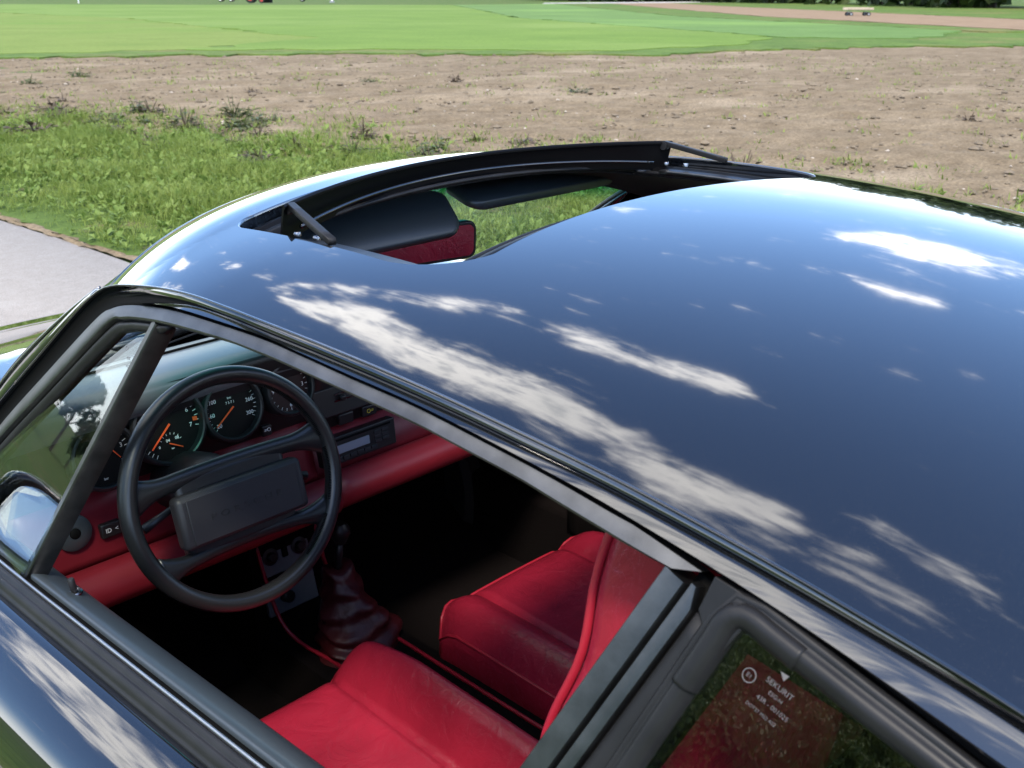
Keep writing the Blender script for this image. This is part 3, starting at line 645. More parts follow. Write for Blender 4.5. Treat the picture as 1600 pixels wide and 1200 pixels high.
full_loft('front_bumper', [(1.88,.74,.20,.50,.35),(2.02,.66,.20,.56,.35),(2.10,.55,.22,.54,.4),(2.14,.40,.25,.50,.5)], M['paint'])
full_loft('rear_bumper', [(-1.95,.74,.24,.58,.35),(-2.08,.66,.24,.62,.35),(-2.17,.52,.27,.58,.45)], M['paint'])
full_loft('underbody', [(-1.9,.48,.16,.34,.3),(-.7,.62,.12,.185,.3),(.7,.62,.12,.185,.3),(1.85,.46,.16,.34,.3)], M['deep'])
# rear window, tail lid
def tail(s_, t):   # t 0 roof rear .. 1 tail
    x0 = .50-.0*t; y = y_rear(0)-.004-1.16*t; wv = interp([(-.98,.545),(-1.3,.56),(-1.6,.57),(-1.9,.50),(-2.15,.37)], y)
    zc_ = interp([(-.98,1.236),(-1.2,1.172),(-1.45,1.07),(-1.7,.945),(-1.95,.80),(-2.15,.66)], y); ze = interp([(-.98,1.18),(-1.2,1.115),(-1.42,1.02),(-1.6,.93),(-1.85,.80),(-2.0,.71),(-2.15,.60)], y)
    return (s_*wv, y+.05*s_*s_, zc_+(ze-zc_)*abs(s_)**2.4)
for nm, t0, t1, mt in (('rear_window', .0, .47, M['rearglass']), ('engine_lid', .473, 1.0, M['paint'])):
    V = [tail(s_, t) for t in np.linspace(t0, t1, 24) for s_ in np.linspace(-1, 1, 31)]
    mesh(nm, V, grid_faces(24, 31), mt, car, solid=.003, rim=nm != 'rear_window')
# outside mirrors
for sx in (-1, 1):
    mm = empty('door_mirror', car); c = np.array([sx*.80, .53, .928]); secs = []
    for k, (dy, sc) in enumerate(((-.022, .93), (-.026, 1.0), (0, 1.02), (.03, .95), (.055, .75), (.068, .45))):
        secs.append([c+np.array([.095*sc*math.copysign(abs(math.cos(a))**.5, math.cos(a)), dy, .052*sc*math.copysign(abs(math.sin(a))**.5, math.sin(a))]) for a in np.linspace(0, 2*math.pi, 32, endpoint=False)])
    superloft('mirror_shell', secs, M['paint'], mm)
    V = [c+np.array([.082*math.copysign(abs(math.cos(a))**.45, math.cos(a)), -.036+.16*.043*math.sin(a), .043*math.copysign(abs(math.sin(a))**.45, math.sin(a))]) for a in np.linspace(0, 2*math.pi, 32, endpoint=False)]
    mesh('mirror_glass', V, [tuple(range(32))], M['mirror'], mm, smooth=False, solid=.001)
    superloft('mirror_foot', [[(sx*(x_+dx), .53+dy, z_) for dx, dy in ((-.01, -.03), (-.01, .03), (.01, .03), (.01, -.03))] for x_, z_ in ((.70, .86), (.73, .875), (.76, .890))], M['plastic'], mm)
# ================================================================ cabin
# headliner and floor
V = []; nn_ = 0
for p, o_ in zip(HP, OP):
    d = unit(o_-p)
    a = p-d*.048
    for t in np.linspace(0, 1, 10):
        q = a+(o_-d*.012-a)*t; V.append((q[0], q[1], roof_z(*(p if t == 0 else q))-.027-.010*t-.006*math.sin(math.pi*t)))
mesh('headliner', V, grid_faces(len(HP), 10, True, False), M['headliner'], car, solid=.004)
full_floor = [[(x, y, .20+(.10 if abs(x) < .11 else 0)+(.12*max(0, (y-.75)/.25) if y > .75 else 0)) for x in (-.66, -.4, -.125, -.105, .105, .125, .4, .66)] for y in (-1.0, -.5, 0, .4, .75, .85, 1.0)]
mesh('cabin_floor', np.array(full_floor).reshape(-1, 3), grid_faces(7, 8), M['carpet'], car, smooth=False, solid=.01)
mesh('bulkhead', [(-.66, 1.0, .2), (.66, 1.0, .2), (.66, .82, .90), (-.66, .82, .90)], [(0, 1, 2, 3)], M['carpet'], car, smooth=False, solid=.01)
for sx in (-1, 1): box('kick_panel', (sx*.655, .72, .55), (.02, .44, .66), M['carpet'], car)
# ---- seats
def seat(cx, y0, ztop, sgn, bh=.078, fd=.062):
    s = empty('seat', car)
    hw, L = .246, .56
    # cushion: bolsters left and right, dished middle, rolled front
    nx, ny = 49, 40; V = []
    def top(u, v):      # u -1..1 across, v 0 front..1 back
        a = abs(u); bol = bh*math.exp(-((a-.79)/.165)**2)
        edge = -.026*max(0, (a-.86)/.14)**2.4-.35*bh*max(0, (a-.86)/.14)
        front = -fd*max(0, (.12-v)/.12)**2.3; crease = -.024*math.exp(-((a-.555)/.030)**2)
        cross = -.006*math.exp(-((v-.62)/.02)**2)*(1 if a < .56 else 0)
        sag = -.014*(1-(min(a, .56)/.56)**2)*math.sin(math.pi*min(1, v*1.0))
        fr_b = bol*(1-.55*max(0, (.35-v)/.35)**1.5)
        return ztop-.032+fr_b+edge+front+crease+cross+sag-.02*v
    for i in range(ny):
        v = i/(ny-1)
        for j in range(nx):
            u = -1+2*j/(nx-1); rnd = .030*max(0, (abs(u)-.72)/.28)**2*max(0, 1-v*3)
            yy = y0-L*v-rnd+.010*math.cos(u*1.4)
            V.append((cx+hw*u, yy, top(u, v)))
    F = grid_faces(ny, nx)
    mesh('seat_cushion', V, F, M['red'], s)
    # skirt under the piping line
    per = [(0, j) for j in range(nx)]+[(i, nx-1) for i in range(1, ny)]+[(ny-1, j) for j in range(nx-2, -1, -1)]+[(i, 0) for i in range(ny-2, 0, -1)]
    ring = np.array([V[i*nx+j] for i, j in per]); c = np.array([cx, y0-L/2, 0]); secs = []
    for dz, sc in ((0, 1.0), (-.004, 1.008), (-.03, 1.014), (-.07, 1.0), (-.13, .97), (-.17, .95)):
        q = ring.copy(); q[:, :2] = c[:2]+(q[:, :2]-c[:2])*sc; q[:, 2] += dz*(1 if dz > -.1 else 1); secs.append(q)
    secs = np.array(secs).transpose(1, 0, 2)
    mesh('cushion_skirt', secs.reshape(-1, 3), grid_faces(len(ring), 6, True, False), M['red'], s)
    pr = ring.copy(); pr[:, :2] = c[:2]+(pr[:, :2]-c[:2])*1.006; tube('cushion_piping', pr[::2], .0032, M['redpip'], s, closed=True, n=7)
    # seams between centre panel and bolsters
    for u in (-.56, .56):
        sm = np.array([(cx+hw*u, y0-L*v+.010*math.cos(u*1.4), top(u, v)+.0025) for v in np.linspace(.05, .97, 40)]); tube('seam', sm, .0014, M['maroon'], s, n=5)
    # backrest: leaning, tall, narrowing to an integral head rest
    by, bz = y0-L-.13, ztop-.03; secs = []; pipes = {1: [], -1: []}
    for z, hw_, th, yo_ in ((0, .215, .13, 0), (.12, .225, .135, -.030), (.26, .222, .13, -.100), (.40, .210, .12, -.133), (.50, .198, .115, -.144), (.58, .182, .105, -.148), (.65, .168, .095, -.147), (.71, .158, .09, -.158), (.755, .138, .075, -.168), (.775, .095, .05, -.175)):
        row = []
        for k in range(40):
            a = 2*math.pi*k/40; ca, sa = math.cos(a), math.sin(a)
            x = hw_*math.copysign(abs(ca)**.42, ca); y = th/2*math.copysign(abs(sa)**.55, sa)
            if sa > 0: y += .030*(abs(x)/hw_)**3*(1 if z < .55 else .3)
            row.append((cx+x, by+yo_+y-.05, bz+z))
        secs.append(row)
    secs = np.array(secs); zs = np.linspace(0, 1, 46); sp = np.stack([spline(secs[:, k], 46) for k in range(40)], 1)
    superloft('backrest', sp, M['red'], s)
    for sg in (1, -1):
        k = 4 if sg > 0 else 16
        tube('backrest_piping', sp[:44, k]+np.array([sg*.003, .004, 0]), .0042, M['redpip'], s, n=8)
    box('seat_base', (cx, y0-L/2-.02, .27), (.36, .42, .12), M['deep'], s)
    return s
tag(seat(-.354, .345, .497, -1), 'red leather driver seat with creased bolster')
tag(seat(.345, .420, .442, 1, .030, .030), 'red leather passenger seat')
rs = empty('rear_bench', car)
for sx in (-1, 1):
    box('bench_backrest', (sx*.29, -1.03, .78), (.50, .10, .46), M['red'], rs, rot=(R(-18), 0, 0), bevel=.035)
    box('bench_cushion', (sx*.29, -.86, .50), (.48, .36, .12), M['red'], rs, bevel=.035)
box('rear_bulkhead', (0, -1.20, .55), (1.15, .04, .80), M['carpet'], car)
box('parcel_shelf', (0, -1.22, .96), (1.1, .34, .03), M['redv'], car, bevel=.01)
# ---- dashboard
da = empty('dashboard', car)
def xrun(name, prof, x0, x1, material, parent, n=24, bow=0.0, **k):
    secs = []
    for x in np.linspace(x0, x1, n):
        b = bow*(x/.6)**2; secs.append([(x, y-b, z) for y, z in prof])
    return superloft(name, secs, material, parent, **k)
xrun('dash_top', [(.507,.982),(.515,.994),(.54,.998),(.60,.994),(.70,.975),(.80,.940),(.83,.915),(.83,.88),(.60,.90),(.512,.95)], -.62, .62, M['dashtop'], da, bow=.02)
tube('defroster_seam', np.array([(x, .655-.02*(x/.6)**2, .9855) for x in np.linspace(-.56, .56, 20)]), .0025, M['deep'], da, n=6)
xrun('cluster_panel', [(.502,.978),(.505,.990),(.522,.991),(.60,.94),(.60,.84),(.545,.828),(.536,.834),(.530,.86),(.518,.93)], -.62, -.075, M['plastic'], da)
xrun('switch_panel', [(.510,.975),(.514,.988),(.60,.95),(.60,.80),(.542,.802),(.535,.806),(.522,.90)], -.074, .62, M['plastic'], da)
xrun('lower_fascia', [(.538,.832),(.60,.836),(.60,.70),(.515,.72),(.515,.735),(.532,.80)], -.62, -.085, M['redv'], da)
xrun('fascia_strip', [(.528,.803),(.60,.804),(.60,.70),(.515,.72),(.515,.735)], -.084, .62, M['redv'], da)
rl = [(.482+.036*math.cos(a), .700+.035*math.sin(a)) for a in np.linspace(0, 2*math.pi, 24, endpoint=False)]
xrun('knee_roll', rl, -.615, -.080, M['redv'], da); xrun('knee_roll', [(y+.006, z+.002) for y, z in rl], -.078, .615, M['redv'], da)
tube('glovebox_seam', np.array([(.130, .524, .742), (.130, .528, .77), (.130, .530, .800)]), .0015, M['deep'], da, n=5)
# gauges
gx, gu = (1, 0, 0), (0, .20, .98)
def arc_pt(r_, deg): return r_*math.cos(R(deg)), r_*math.sin(R(deg))
def gauge(name, label, x, z, r_, nums, ticks, needle, dial, y=.505, tsz=.010):
    g = empty(name, car); tag(g, label); Mb = basis((x, y, z), gx, gu); nv = Mb.col[2].to_3d()
    def at(px, py, h): return Mb @ Matrix.Translation((px, py, h))
    lathe('bezel', [(r_+.008, -.03), (r_+.008, .0), (r_+.006, .0045), (r_+.002, .006), (r_, .004), (r_-.001, -.012)], M['plastic'], g, Mb, n=48)
    lathe('dial_face', [(0, -.008), (r_, -.008), (r_, -.014), (0, -.014)], dial, g, Mb, n=40)
    for s_, deg, rr in nums: px, py = arc_pt(r_*rr, deg); text('numeral', s_, tsz, M['white'], g, at(px, py, -.0075), .0002)
    V, F = [], []
    for deg, l0, l1, wd in ticks:
        a = R(deg); d = np.array([math.cos(a), math.sin(a)]); t = np.array([-d[1], d[0]])*wd
        b0 = len(V)
        for q in (d*r_*l0-t, d*r_*l1-t, d*r_*l1+t, d*r_*l0+t): V.append((q[0], q[1], -.0073))
        F.append((b0, b0+1, b0+2, b0+3))
    if V: o = mesh('dial_ticks', V, F, M['white'], g, smooth=False); o.matrix_local = Mb
    for (px, py, deg, l, wd) in needle:
        a = R(deg); d = np.array([math.cos(a), math.sin(a)]); t = np.array([-d[1], d[0]])*wd; p = np.array([px, py])
        V = [(*q, h) for h in (-.005, -.0035) for q in (p-d*.004-t, p+d*l-t*.6, p+d*l+t*.6, p-d*.004+t)]
        o = mesh('needle', V, [(0,1,2,3), (4,7,6,5), (0,4,5,1), (1,5,6,2), (2,6,7,3), (3,7,4,0)], M['orange'], g, smooth=False, fix=True); o.matrix_local = Mb
    return g, Mb
tk = [(239-36*k*.25, .86, .97, .0005) for k in range(0, 29)]
g, Mb = gauge('tachometer', 'large tachometer with orange needle behind the steering wheel', -.366, .917, .057, [(str(k), 239-36*k, .72) for k in range(1, 8)], tk, [(0, 0, 222, .046, .0014), (.0, -.030, -28, .020, .0010)], M['dial'])
mesh('redline_mark', [(.045, -.004, -.0072), (.053, -.005, -.0072), (.053, .002, -.0072), (.045, .0025, -.0072)], [(0, 1, 2, 3)], M['orange'], g, smooth=False).matrix_local = Mb
for s_, px, py, sz in (('1/min', -.014, .024, .005), ('x1000', -.014, .017, .005), ('04', -.004, -.024, .007), ('08', .012, -.023, .007), ('0', -.020, -.031, .006), ('bar', .002, -.038, .004)): text('numeral', s_, sz, M['white'], g, Mb @ Matrix.Translation((px, py, -.0075)), .0002)
mesh('dial_ticks', [(c[0]+dx*math.cos(R(a))-wy*math.sin(R(a)), -.033+dx*math.sin(R(a))+wy*math.cos(R(a)), -.0073) for a in range(25, 165, 20) for c in ((0, 0),) for dx, wy in ((.018, -.0004), (.0215, -.0004), (.0215, .0004), (.018, .0004))], [(4*i, 4*i+1, 4*i+2, 4*i+3) for i in range(7)], M['white'], g, smooth=False).matrix_local = Mb
tk = [(222-9*k, .86, .97, .0004) for k in range(0, 29)]
g, Mb = gauge('speedometer', 'round speedometer numbered 20 to 300 right of the large dial', -.249, .914, .0495, [(str(20+40*k), 222-35.5*k, .74) for k in range(8)], tk, [(0, 0, 216, .042, .0013)], M['dial'], tsz=.0095)
text('numeral', 'km', .006, M['white'], g, Mb @ Matrix.Translation((0, .018, -.0075)), .0002); text('numeral', '7 5 7 1', .006, M['white'], g, Mb @ Matrix.Translation((0, .010, -.0075)), .0002)
for deg in (188,): px, py = arc_pt(.045, deg); box('speed_mark', (0, 0, 0), (.006, .0012, .0004), M['orange'], g, bevel=0, M=Mb @ Matrix.Translation((px, py, -.0072)))
g, Mb = gauge('clock', 'round clock with brown reflection in its face colour at the right end of the dials', -.135, .919, .042, [('9', 180, .72), ('6', 270, .72), ('12', 90, .72), ('3', 0, .72)], [(30*k/2, .84, .96, .0005) for k in range(24)], [(0, 0, 268, .024, .0009)], M['dialrefl'])
box('red_mark', (0, 0, 0), (.004, .010, .0005), M['orange'], g, bevel=0, M=Mb @ Matrix.Translation((.020, -.028, -.0070)) @ Matrix.Rotation(.3, 4, 'Z'))
g, Mb = gauge('oil_gauge', 'oil temperature and pressure dial left of the large dial', -.477, .900, .047, [('5', 60, .7), ('3', 15, .7), ('1', -30, .7)], [(70-12*k, .80, .94, .0005) for k in range(11)], [(.018, .002, -55, .014, .0008)], M['dial'])
for s_, px, py in (('PRESS', .0, .006), ('TEMP', .0, .000), ('[ ]', -.012, -.018), ('bar', -.002, -.036)): text('numeral', s_, .0055, M['white'], g, Mb @ Matrix.Translation((px, py, -.0075)), .0002)
sw = empty('warning_switch', car); box('switch_button', (-.182, .519, .850), (.020, .010, .020), M['plastic'], sw); text('symbol', '=O', .010, M['white'], sw, basis((-.182, .5132, .852), gx, gu))
# fascia: vent disc, light switch
Mv = basis((-.536, .520, .785), (1, 0, 0), (0, .15, .98))
vd = lathe('air_vent', [(0, .004), (.008, .004), (.009, .007), (.012, .007), (.024, .005), (.0285, .002), (.029, -.006)], M['vinyl'], car, Mv, n=40)
lathe('vent_centre', [(0, .009), (.006, .009), (.0085, .0075), (.0085, .003)], M['deep'], vd, n=20)
ls = box('light_switch', (-.478, .521, .770), (.034, .014, .024), M['plastic'], car, rot=(R(-8), 0, 0)); text('symbol', 'ID  <', .010, M['white'], ls, basis((0, -.0075, 0), (1, 0, 0), (0, 0, 1)))
# radio
ra = empty('radio', car); Mr = basis((.008, .514, .770), (1, 0, 0), (0, .12, .99))
box('radio_face', (0, 0, 0), (.172, .052, .022), M['plastic'], ra, M=Mr, bevel=.002)
box('cassette_slot', (0, .019, .0112), (.15, .004, .001), M['deep'], ra, M=Mr, bevel=0); box('display', (-.026, .001, .0114), (.096, .016, .0012), M['display'], ra, M=Mr, bevel=0)
for k in range(7): box('radio_button', (-.068+.0165*k, -.017, .0118), (.014, .008, .003), M['pad'], ra, M=Mr, bevel=.0008)
for k in range(6): box('radio_button', (.042+.018*(k % 2), .010-.0085*(k//2), .0118), (.015, .0065, .003), M['pad'], ra, M=Mr, bevel=.0008)
hs = empty('heater_sliders', car); box('slider_plate', (.02, .520, .862), (.20, .006, .055), M['plastic'], hs, rot=(R(-9), 0, 0))
for k, z in enumerate((.876, .862)): box('slider_slot', (.03, .5155+.002*k, z), (.13, .002, .003), M['chrome'], hs, bevel=0)
for x in (-.02, .045): box('slider_knob', (x, .511, .868), (.012, .010, .010), M['plastic'], hs)
fs = box('fog_switch', (.045, .522, .822), (.034, .012, .022), M['plastic'], car); text('symbol', 'O=', .012, M['yellow'], fs, basis((0, -.0065, 0), (1, 0, 0), (0, 0, 1)))
box('rocker_switch', (-.01, .522, .822), (.034, .012, .022), M['plastic'], car)
# column, stalks, ignition module
tube('steering_column', np.array([(-.349, .37, .848), (-.349, .44, .835), (-.349, .56, .80)]), np.array([.040, .048, .05]), M['plastic'], car, n=20)
box('column_switch', (-.225, .47, .800), (.05, .05, .045), M['plastic'], car, rot=(.2, 0, .1), bevel=.006)
tube('stalk', np.array([(-.33, .40, .85), (-.25, .385, .83), (-.20, .38, .815)]), np.array([.007, .006, .008]), M['plastic'], car, n=10)
tube('stalk', np.array([(-.37, .40, .85), (-.45, .385, .835), (-.49, .38, .825)]), np.array([.007, .006, .008]), M['plastic'], car, n=10)
# ---- steering wheel
Wc = (-.3493, .3428, .857); TL = R(15.6); Mw = basis(Wc, (1, 0, 0), (0, math.sin(TL), math.cos(TL)))
sw = empty('steering_wheel', car); sw.matrix_local = Mw
th = np.linspace(0, 2*math.pi, 97)[:-1]; V = []
for a in th:
    for k in range(16):
        b = 2*math.pi*k/16; rr = .1745+.0135*math.cos(b); V.append((rr*math.cos(a), rr*math.sin(a), .0155*math.sin(b)))
mesh('rim', V, grid_faces(96, 16, True, True), M['wheel_leather'], sw, fix=True)
def bar(v0, xe, h0, h1, ve):
    secs = []
    for x in np.linspace(-xe, xe, 41):
        s_ = abs(x)/xe; k = max(0, (s_-.62)/.38)**2; h = h0+(h1-h0)*k; v = v0+(ve-v0)*s_**2; zz = -.016+.014*s_**2
        secs.append([(x, v+h*math.cos(a), zz+(.010-.002*k)*math.sin(a)) for a in np.linspace(0, 2*math.pi, 16, endpoint=False)])
    return superloft('spoke', secs, M['wheel_leather'], sw)
bar(.040, .168, .014, .034, .036); bar(-.079, .148, .012, .030, -.088)
box('hub_cover', (0, -.02, -.02), (.19, .13, .03), M['plastic'], sw, bevel=.01)
pd = box('horn_pad', (0, -.0225, .001), (.218, .082, .030), M['pad'], sw, bevel=.009)
box('pad_face', (0, 0, .0152), (.190, .070, .003), M['pad'], pd, bevel=.003)
text('pad_lettering', 'P O R S C H E', .0185, M['plastic'], pd, Matrix.Translation((0, -.002, .0168)) @ Matrix.Diagonal((1.12, .75, 1, 1)), .0004)
V, F = [], []
for a in list(np.linspace(R(-58), R(-33), 30))+list(np.linspace(R(-24), R(6), 34))+list(np.linspace(R(14), R(60), 46)):
    b = R(150); rr = .1745+.0140*math.cos(b); p = np.array([rr*math.cos(a), rr*math.sin(a), .0155*math.sin(b)+.0004]); t = np.array([-math.sin(a), math.cos(a), 0]); d = np.array([math.cos(a), math.sin(a), .2])
    b0 = len(V)
    for q in (p-t*.0008-d*.0024, p+t*.0008-d*.0024, p+t*.0008+d*.0024, p-t*.0008+d*.0024): V += [q, q+np.array([0, 0, .0012])]
    F += [(b0+1, b0+3, b0+5, b0+7), (b0, b0+1, b0+3, b0+2), (b0+2, b0+3, b0+5, b0+4), (b0+4, b0+5, b0+7, b0+6), (b0+6, b0+7, b0+1, b0)]
tag(mesh('stitching', V, F, M['deep'], sw, smooth=False), kind='stuff')
# ---- console, shift lever
co = empty('centre_console', car)
box('console_body', (0.0, .80, .42), (.24, .16, .36), M['carpet'], co)
Mc = basis((-.030, .722, .470), (1, 0, 0), (0, .25, .97))
box('console_plate', (-.008, 0, 0), (.118, .074, .010), M['dashtop'], co, M=Mc)
for px in (-.044, .026): 
    lathe('control_knob', [(0, .014), (.008, .014), (.010, .012), (.011, .004), (.018, .003), (.018, 0)], M['plastic'], co, Mc @ Matrix.Translation((px, .004, .005)), n=28)
box('console_rocker', (-.009, .004, .006), (.014, .024, .006), M['deep'], co, M=Mc)
Mc2 = basis((-.030, .708, .385), (1, 0, 0), (0, .25, .97))
box('console_plate', (-.008, 0, 0), (.122, .074, .010), M['dashtop'], co, M=Mc2); lathe('control_knob', [(0, .018), (.010, .018), (.013, .015), (.014, 0)], M['plastic'], co, Mc2 @ Matrix.Translation((-.024, -.004, .005)), n=28)
for xx in (-.101, .042):
    tube('console_piping', spline([(xx, .728, .52), (xx+.002, .710, .46), (xx+.005, .690, .40), (xx+.010, .660, .345), (xx+.022, .61, .316), (xx+.035, .52, .309), (xx+.035, .30, .307), (xx+.035, .0, .306)], 50), .0042, M['redpip'], co, n=8)
box('console_trim', (-.03, .735, .522), (.15, .03, .014), M['redv'], co)
bo = empty('shift_lever', car); secs = []
for t in np.linspace(0, 1, 40):
    cx_, cy_, z = .012-.008*t, .535+.065*t, .285+.185*t
    rr = (.070*(1-t)**1.2+.030); rr *= 1+.10*math.sin(t*34+.4)*(1-.5*t)
    secs.append([(cx_+rr*1.0*math.cos(a)*(1+.10*math.sin(3*a+t*9)+.05*math.sin(5*a-t*14)), cy_+rr*.95*math.sin(a)*(1+.08*math.sin(4*a+t*11)), z+.006*math.sin(2*a+t*8)) for a in np.linspace(0, 2*math.pi, 36, endpoint=False)])
superloft('gaiter', secs, M['maroon'], bo); tube('lever_shaft', np.array([(.006, .60, .45), (.012, .592, .53)]), .008, M['plastic'], bo)
lathe('lever_knob', [(0, .035), (.012, .033), (.020, .022), (.021, .010), (.014, -.004), (.010, -.012), (0, -.012)], M['plastic'], bo, Matrix.Translation((.012, .590, .535)), n=24)
# ---- visors, inside mirror
def pad(name, x0, x1, pt, pb, r_, material):
    pt, pb = np.array(pt), np.array(pb); up = pt-pb; hgt = np.linalg.norm(up); up = up/hgt; w_ = x1-x0; nrm = unit(np.cross([1, 0, 0], up)); P = []
    for (cx, cy, a0) in ((x1-r_, hgt-r_*.6, 0), (x0+r_, hgt-r_*.6, 90), (x0+r_, r_, 180), (x1-r_, r_, 270)):
        for k in range(7): a = R(a0+15*k); P.append((cx+r_*math.cos(a), cy+(r_ if cy < hgt/2 else r_*.6)*math.sin(a)))
    secs = []
    for off, sc in ((-.009, .95), (-.006, .99), (0, 1), (.006, .99), (.009, .95)):
        row = []
        for x, y in P:
            xx = (x0+x1)/2+(x-(x0+x1)/2)*sc; yy = hgt/2+(y-hgt/2)*sc; q = np.array([xx, pb[0], pb[1]])+up*yy+nrm*off if len(pb) == 2 else np.array([xx, 0, 0])+pb*np.array([0, 1, 1])+up*yy+nrm*off; row.append(q)
        secs.append(row)
    return superloft(name, secs, material, car)
pad('sun_visor', -.40, .058, (0, .318, 1.262), (0, .262, 1.200), .03, M['vinyl'])
pad('sun_visor', .085, .46, (0, .345, 1.262), (0, .268, 1.236), .025, M['vinyl'])
im = empty('inside_mirror', car); Mm = basis((.012, .335, 1.172), unit(np.array([.97, -.20, 0])), (.0, -.06, 1)); 
V = []
def rr_pts(w_, h_, r_):
    P = []
    for (cx, cy, a0) in ((w_-r_, h_-r_, 0), (-w_+r_, h_-r_, 90), (-w_+r_, -h_+r_, 180), (w_-r_, -h_+r_, 270)):
        for k in range(6): a = R(a0+18*k); P.append((cx+r_*math.cos(a), cy+r_*math.sin(a)))
    return P
secs = [[(x, y, h) for x, y in rr_pts(w_, h_, r_)] for w_, h_, r_, h in ((.114, .027, .012, .002), (.118, .031, .014, .004), (.120, .033, .016, 0), (.118, .031, .016, -.016), (.09, .02, .014, -.026))]
superloft('mirror_housing', secs, M['plastic'], im).matrix_local = Mm
mesh('mirror_glass', [(x, y, .0035) for x, y in rr_pts(.114, .027, .012)], [tuple(range(24))], M['mirror'], im, smooth=False, solid=.0006).matrix_local = Mm
tube('mirror_stem', np.array([(.012, .36, 1.185), (.008, .385, 1.225), (.0, .40, 1.262)]), .007, M['plastic'], im, n=10)
# ================================================================ landscape
def ground_mat(name, c0, c1, scale, rough=.9, bump=.3, dist=.02, c2=None, scale2=None, th=(.5, .68), stretch=(1, 1, 1), lo=.35, hi=.66, fine=None):
    m_ = mat(name, c0, rough, spec=.15); nt = m_.node_tree; b = nt.nodes['Principled BSDF']; tc = nt.nodes.new('ShaderNodeTexCoord')
    mp = nt.nodes.new('ShaderNodeMapping'); mp.inputs[3].default_value = stretch; nt.links.new(tc.outputs['Object'], mp.inputs[0])
    def nz(s_, d_=10, r_=.65):
        n = nt.nodes.new('ShaderNodeTexNoise'); n.inputs['Scale'].default_value = s_; n.inputs['Detail'].default_value = d_; n.inputs['Roughness'].default_value = r_; nt.links.new(mp.outputs[0], n.inputs['Vector']); return n.outputs[0]
    n = nz(scale)
    r_ = nt.nodes.new('ShaderNodeValToRGB'); e = r_.color_ramp.elements; e[0].position = lo; e[1].position = hi; e[0].color = (*c0, 1); e[1].color = (*c1, 1); nt.links.new(n, r_.inputs[0])
    col = r_.outputs[0]
    if c2:
        r3 = nt.nodes.new('ShaderNodeMapRange'); r3.interpolation_type = 'SMOOTHSTEP'; r3.inputs[1].default_value = th[0]; r3.inputs[2].default_value = th[1]; nt.links.new(nz(scale2, 8), r3.inputs[0])
        mx = nt.nodes.new('ShaderNodeMixRGB'); nt.links.new(r3.outputs[0], mx.inputs[0]); nt.links.new(col, mx.inputs[1]); mx.inputs[2].default_value = (*c2, 1); col = mx.outputs[0]
    if fine:
        f3 = nt.nodes.new('ShaderNodeMapRange'); f3.inputs[1].default_value = .3; f3.inputs[2].default_value = .7; f3.inputs[3].default_value = 1-fine[1]; f3.inputs[4].default_value = 1+fine[1]; nt.links.new(nz(fine[0], 3), f3.inputs[0])
        mx = nt.nodes.new('ShaderNodeMixRGB'); mx.blend_type = 'MULTIPLY'; mx.inputs[0].default_value = 1; nt.links.new(col, mx.inputs[1]); nt.links.new(f3.outputs[0], mx.inputs[2]); col = mx.outputs[0]
    nt.links.new(col, b.inputs['Base Color'])
    bp = nt.nodes.new('ShaderNodeBump'); bp.inputs['Strength'].default_value = bump; bp.inputs['Distance'].default_value = dist; nt.links.new(n, bp.inputs['Height']); nt.links.new(bp.outputs[0], b.inputs['Normal'])
    return m_
def leaf_mat(name, c0, c1, scale=3.0, rough=.5, trans=.35):
    m_ = bpy.data.materials.new(name); m_.use_nodes = True; nt = m_.node_tree; b = nt.nodes['Principled BSDF']; b.inputs['Roughness'].default_value = rough; b.inputs['Specular IOR Level'].default_value = .3
    tc = nt.nodes.new('ShaderNodeTexCoord'); n = nt.nodes.new('ShaderNodeTexNoise'); n.inputs['Scale'].default_value = scale; n.inputs['Detail'].default_value = 8; n.inputs['Roughness'].default_value = .75; nt.links.new(tc.outputs['Object'], n.inputs['Vector'])
    r_ = nt.nodes.new('ShaderNodeValToRGB'); e = r_.color_ramp.elements; e[0].position = .36; e[1].position = .64; e[0].color = (*c0, 1); e[1].color = (*c1, 1); nt.links.new(n.outputs[0], r_.inputs[0]); nt.links.new(r_.outputs[0], b.inputs['Base Color'])
    t = nt.nodes.new('ShaderNodeBsdfTranslucent'); nt.links.new(r_.outputs[0], t.inputs[0]); x = nt.nodes.new('ShaderNodeMixShader'); x.inputs[0].default_value = trans
    nt.links.new(b.outputs[0], x.inputs[1]); nt.links.new(t.outputs[0], x.inputs[2]); nt.links.new(x.outputs[0], nt.nodes['Material Output'].inputs[0]); return m_
G_ = {}
G_['asphalt'] = ground_mat('asphalt', (.275, .25, .222), (.315, .29, .26), 14, .92, .4, .003, (.335, .31, .28), 1.2, (.5, .75), fine=(170, .30))
G_['meadow'] = ground_mat('meadow_turf', (.045, .085, .016), (.095, .15, .03), 2.2, .95, .4, .03, (.14, .13, .05), .5, fine=(40, .3))
G_['verge'] = ground_mat('verge_turf', (.05, .085, .018), (.09, .14, .03), 6, .95, .5, .03, (.16, .12, .07), 1.2, (.55, .7), fine=(60, .3))
G_['soil'] = ground_mat('bare_soil', (.138, .103, .062), (.220, .170, .108), 3.5, .97, .6, .06, (.272, .216, .145), .45, (.48, .7), stretch=(.7, 1, 1), fine=(38, .40))
G_['crop'] = ground_mat('green_crop', (.105, .175, .028), (.135, .21, .036), .25, .95, .3, .03, (.155, .225, .05), .05, (.45, .65), fine=(9, .14))
G_['crop2'] = ground_mat('blue_green_crop', (.095, .167, .042), (.122, .203, .056), .3, .95, .3, .03, (.15, .25, .06), .05, fine=(9, .14))
G_['olive'] = ground_mat('olive_stubble', (.128, .182, .034), (.165, .215, .046), .3, .95, .3, .03, (.12, .20, .03), .06, fine=(8, .14))
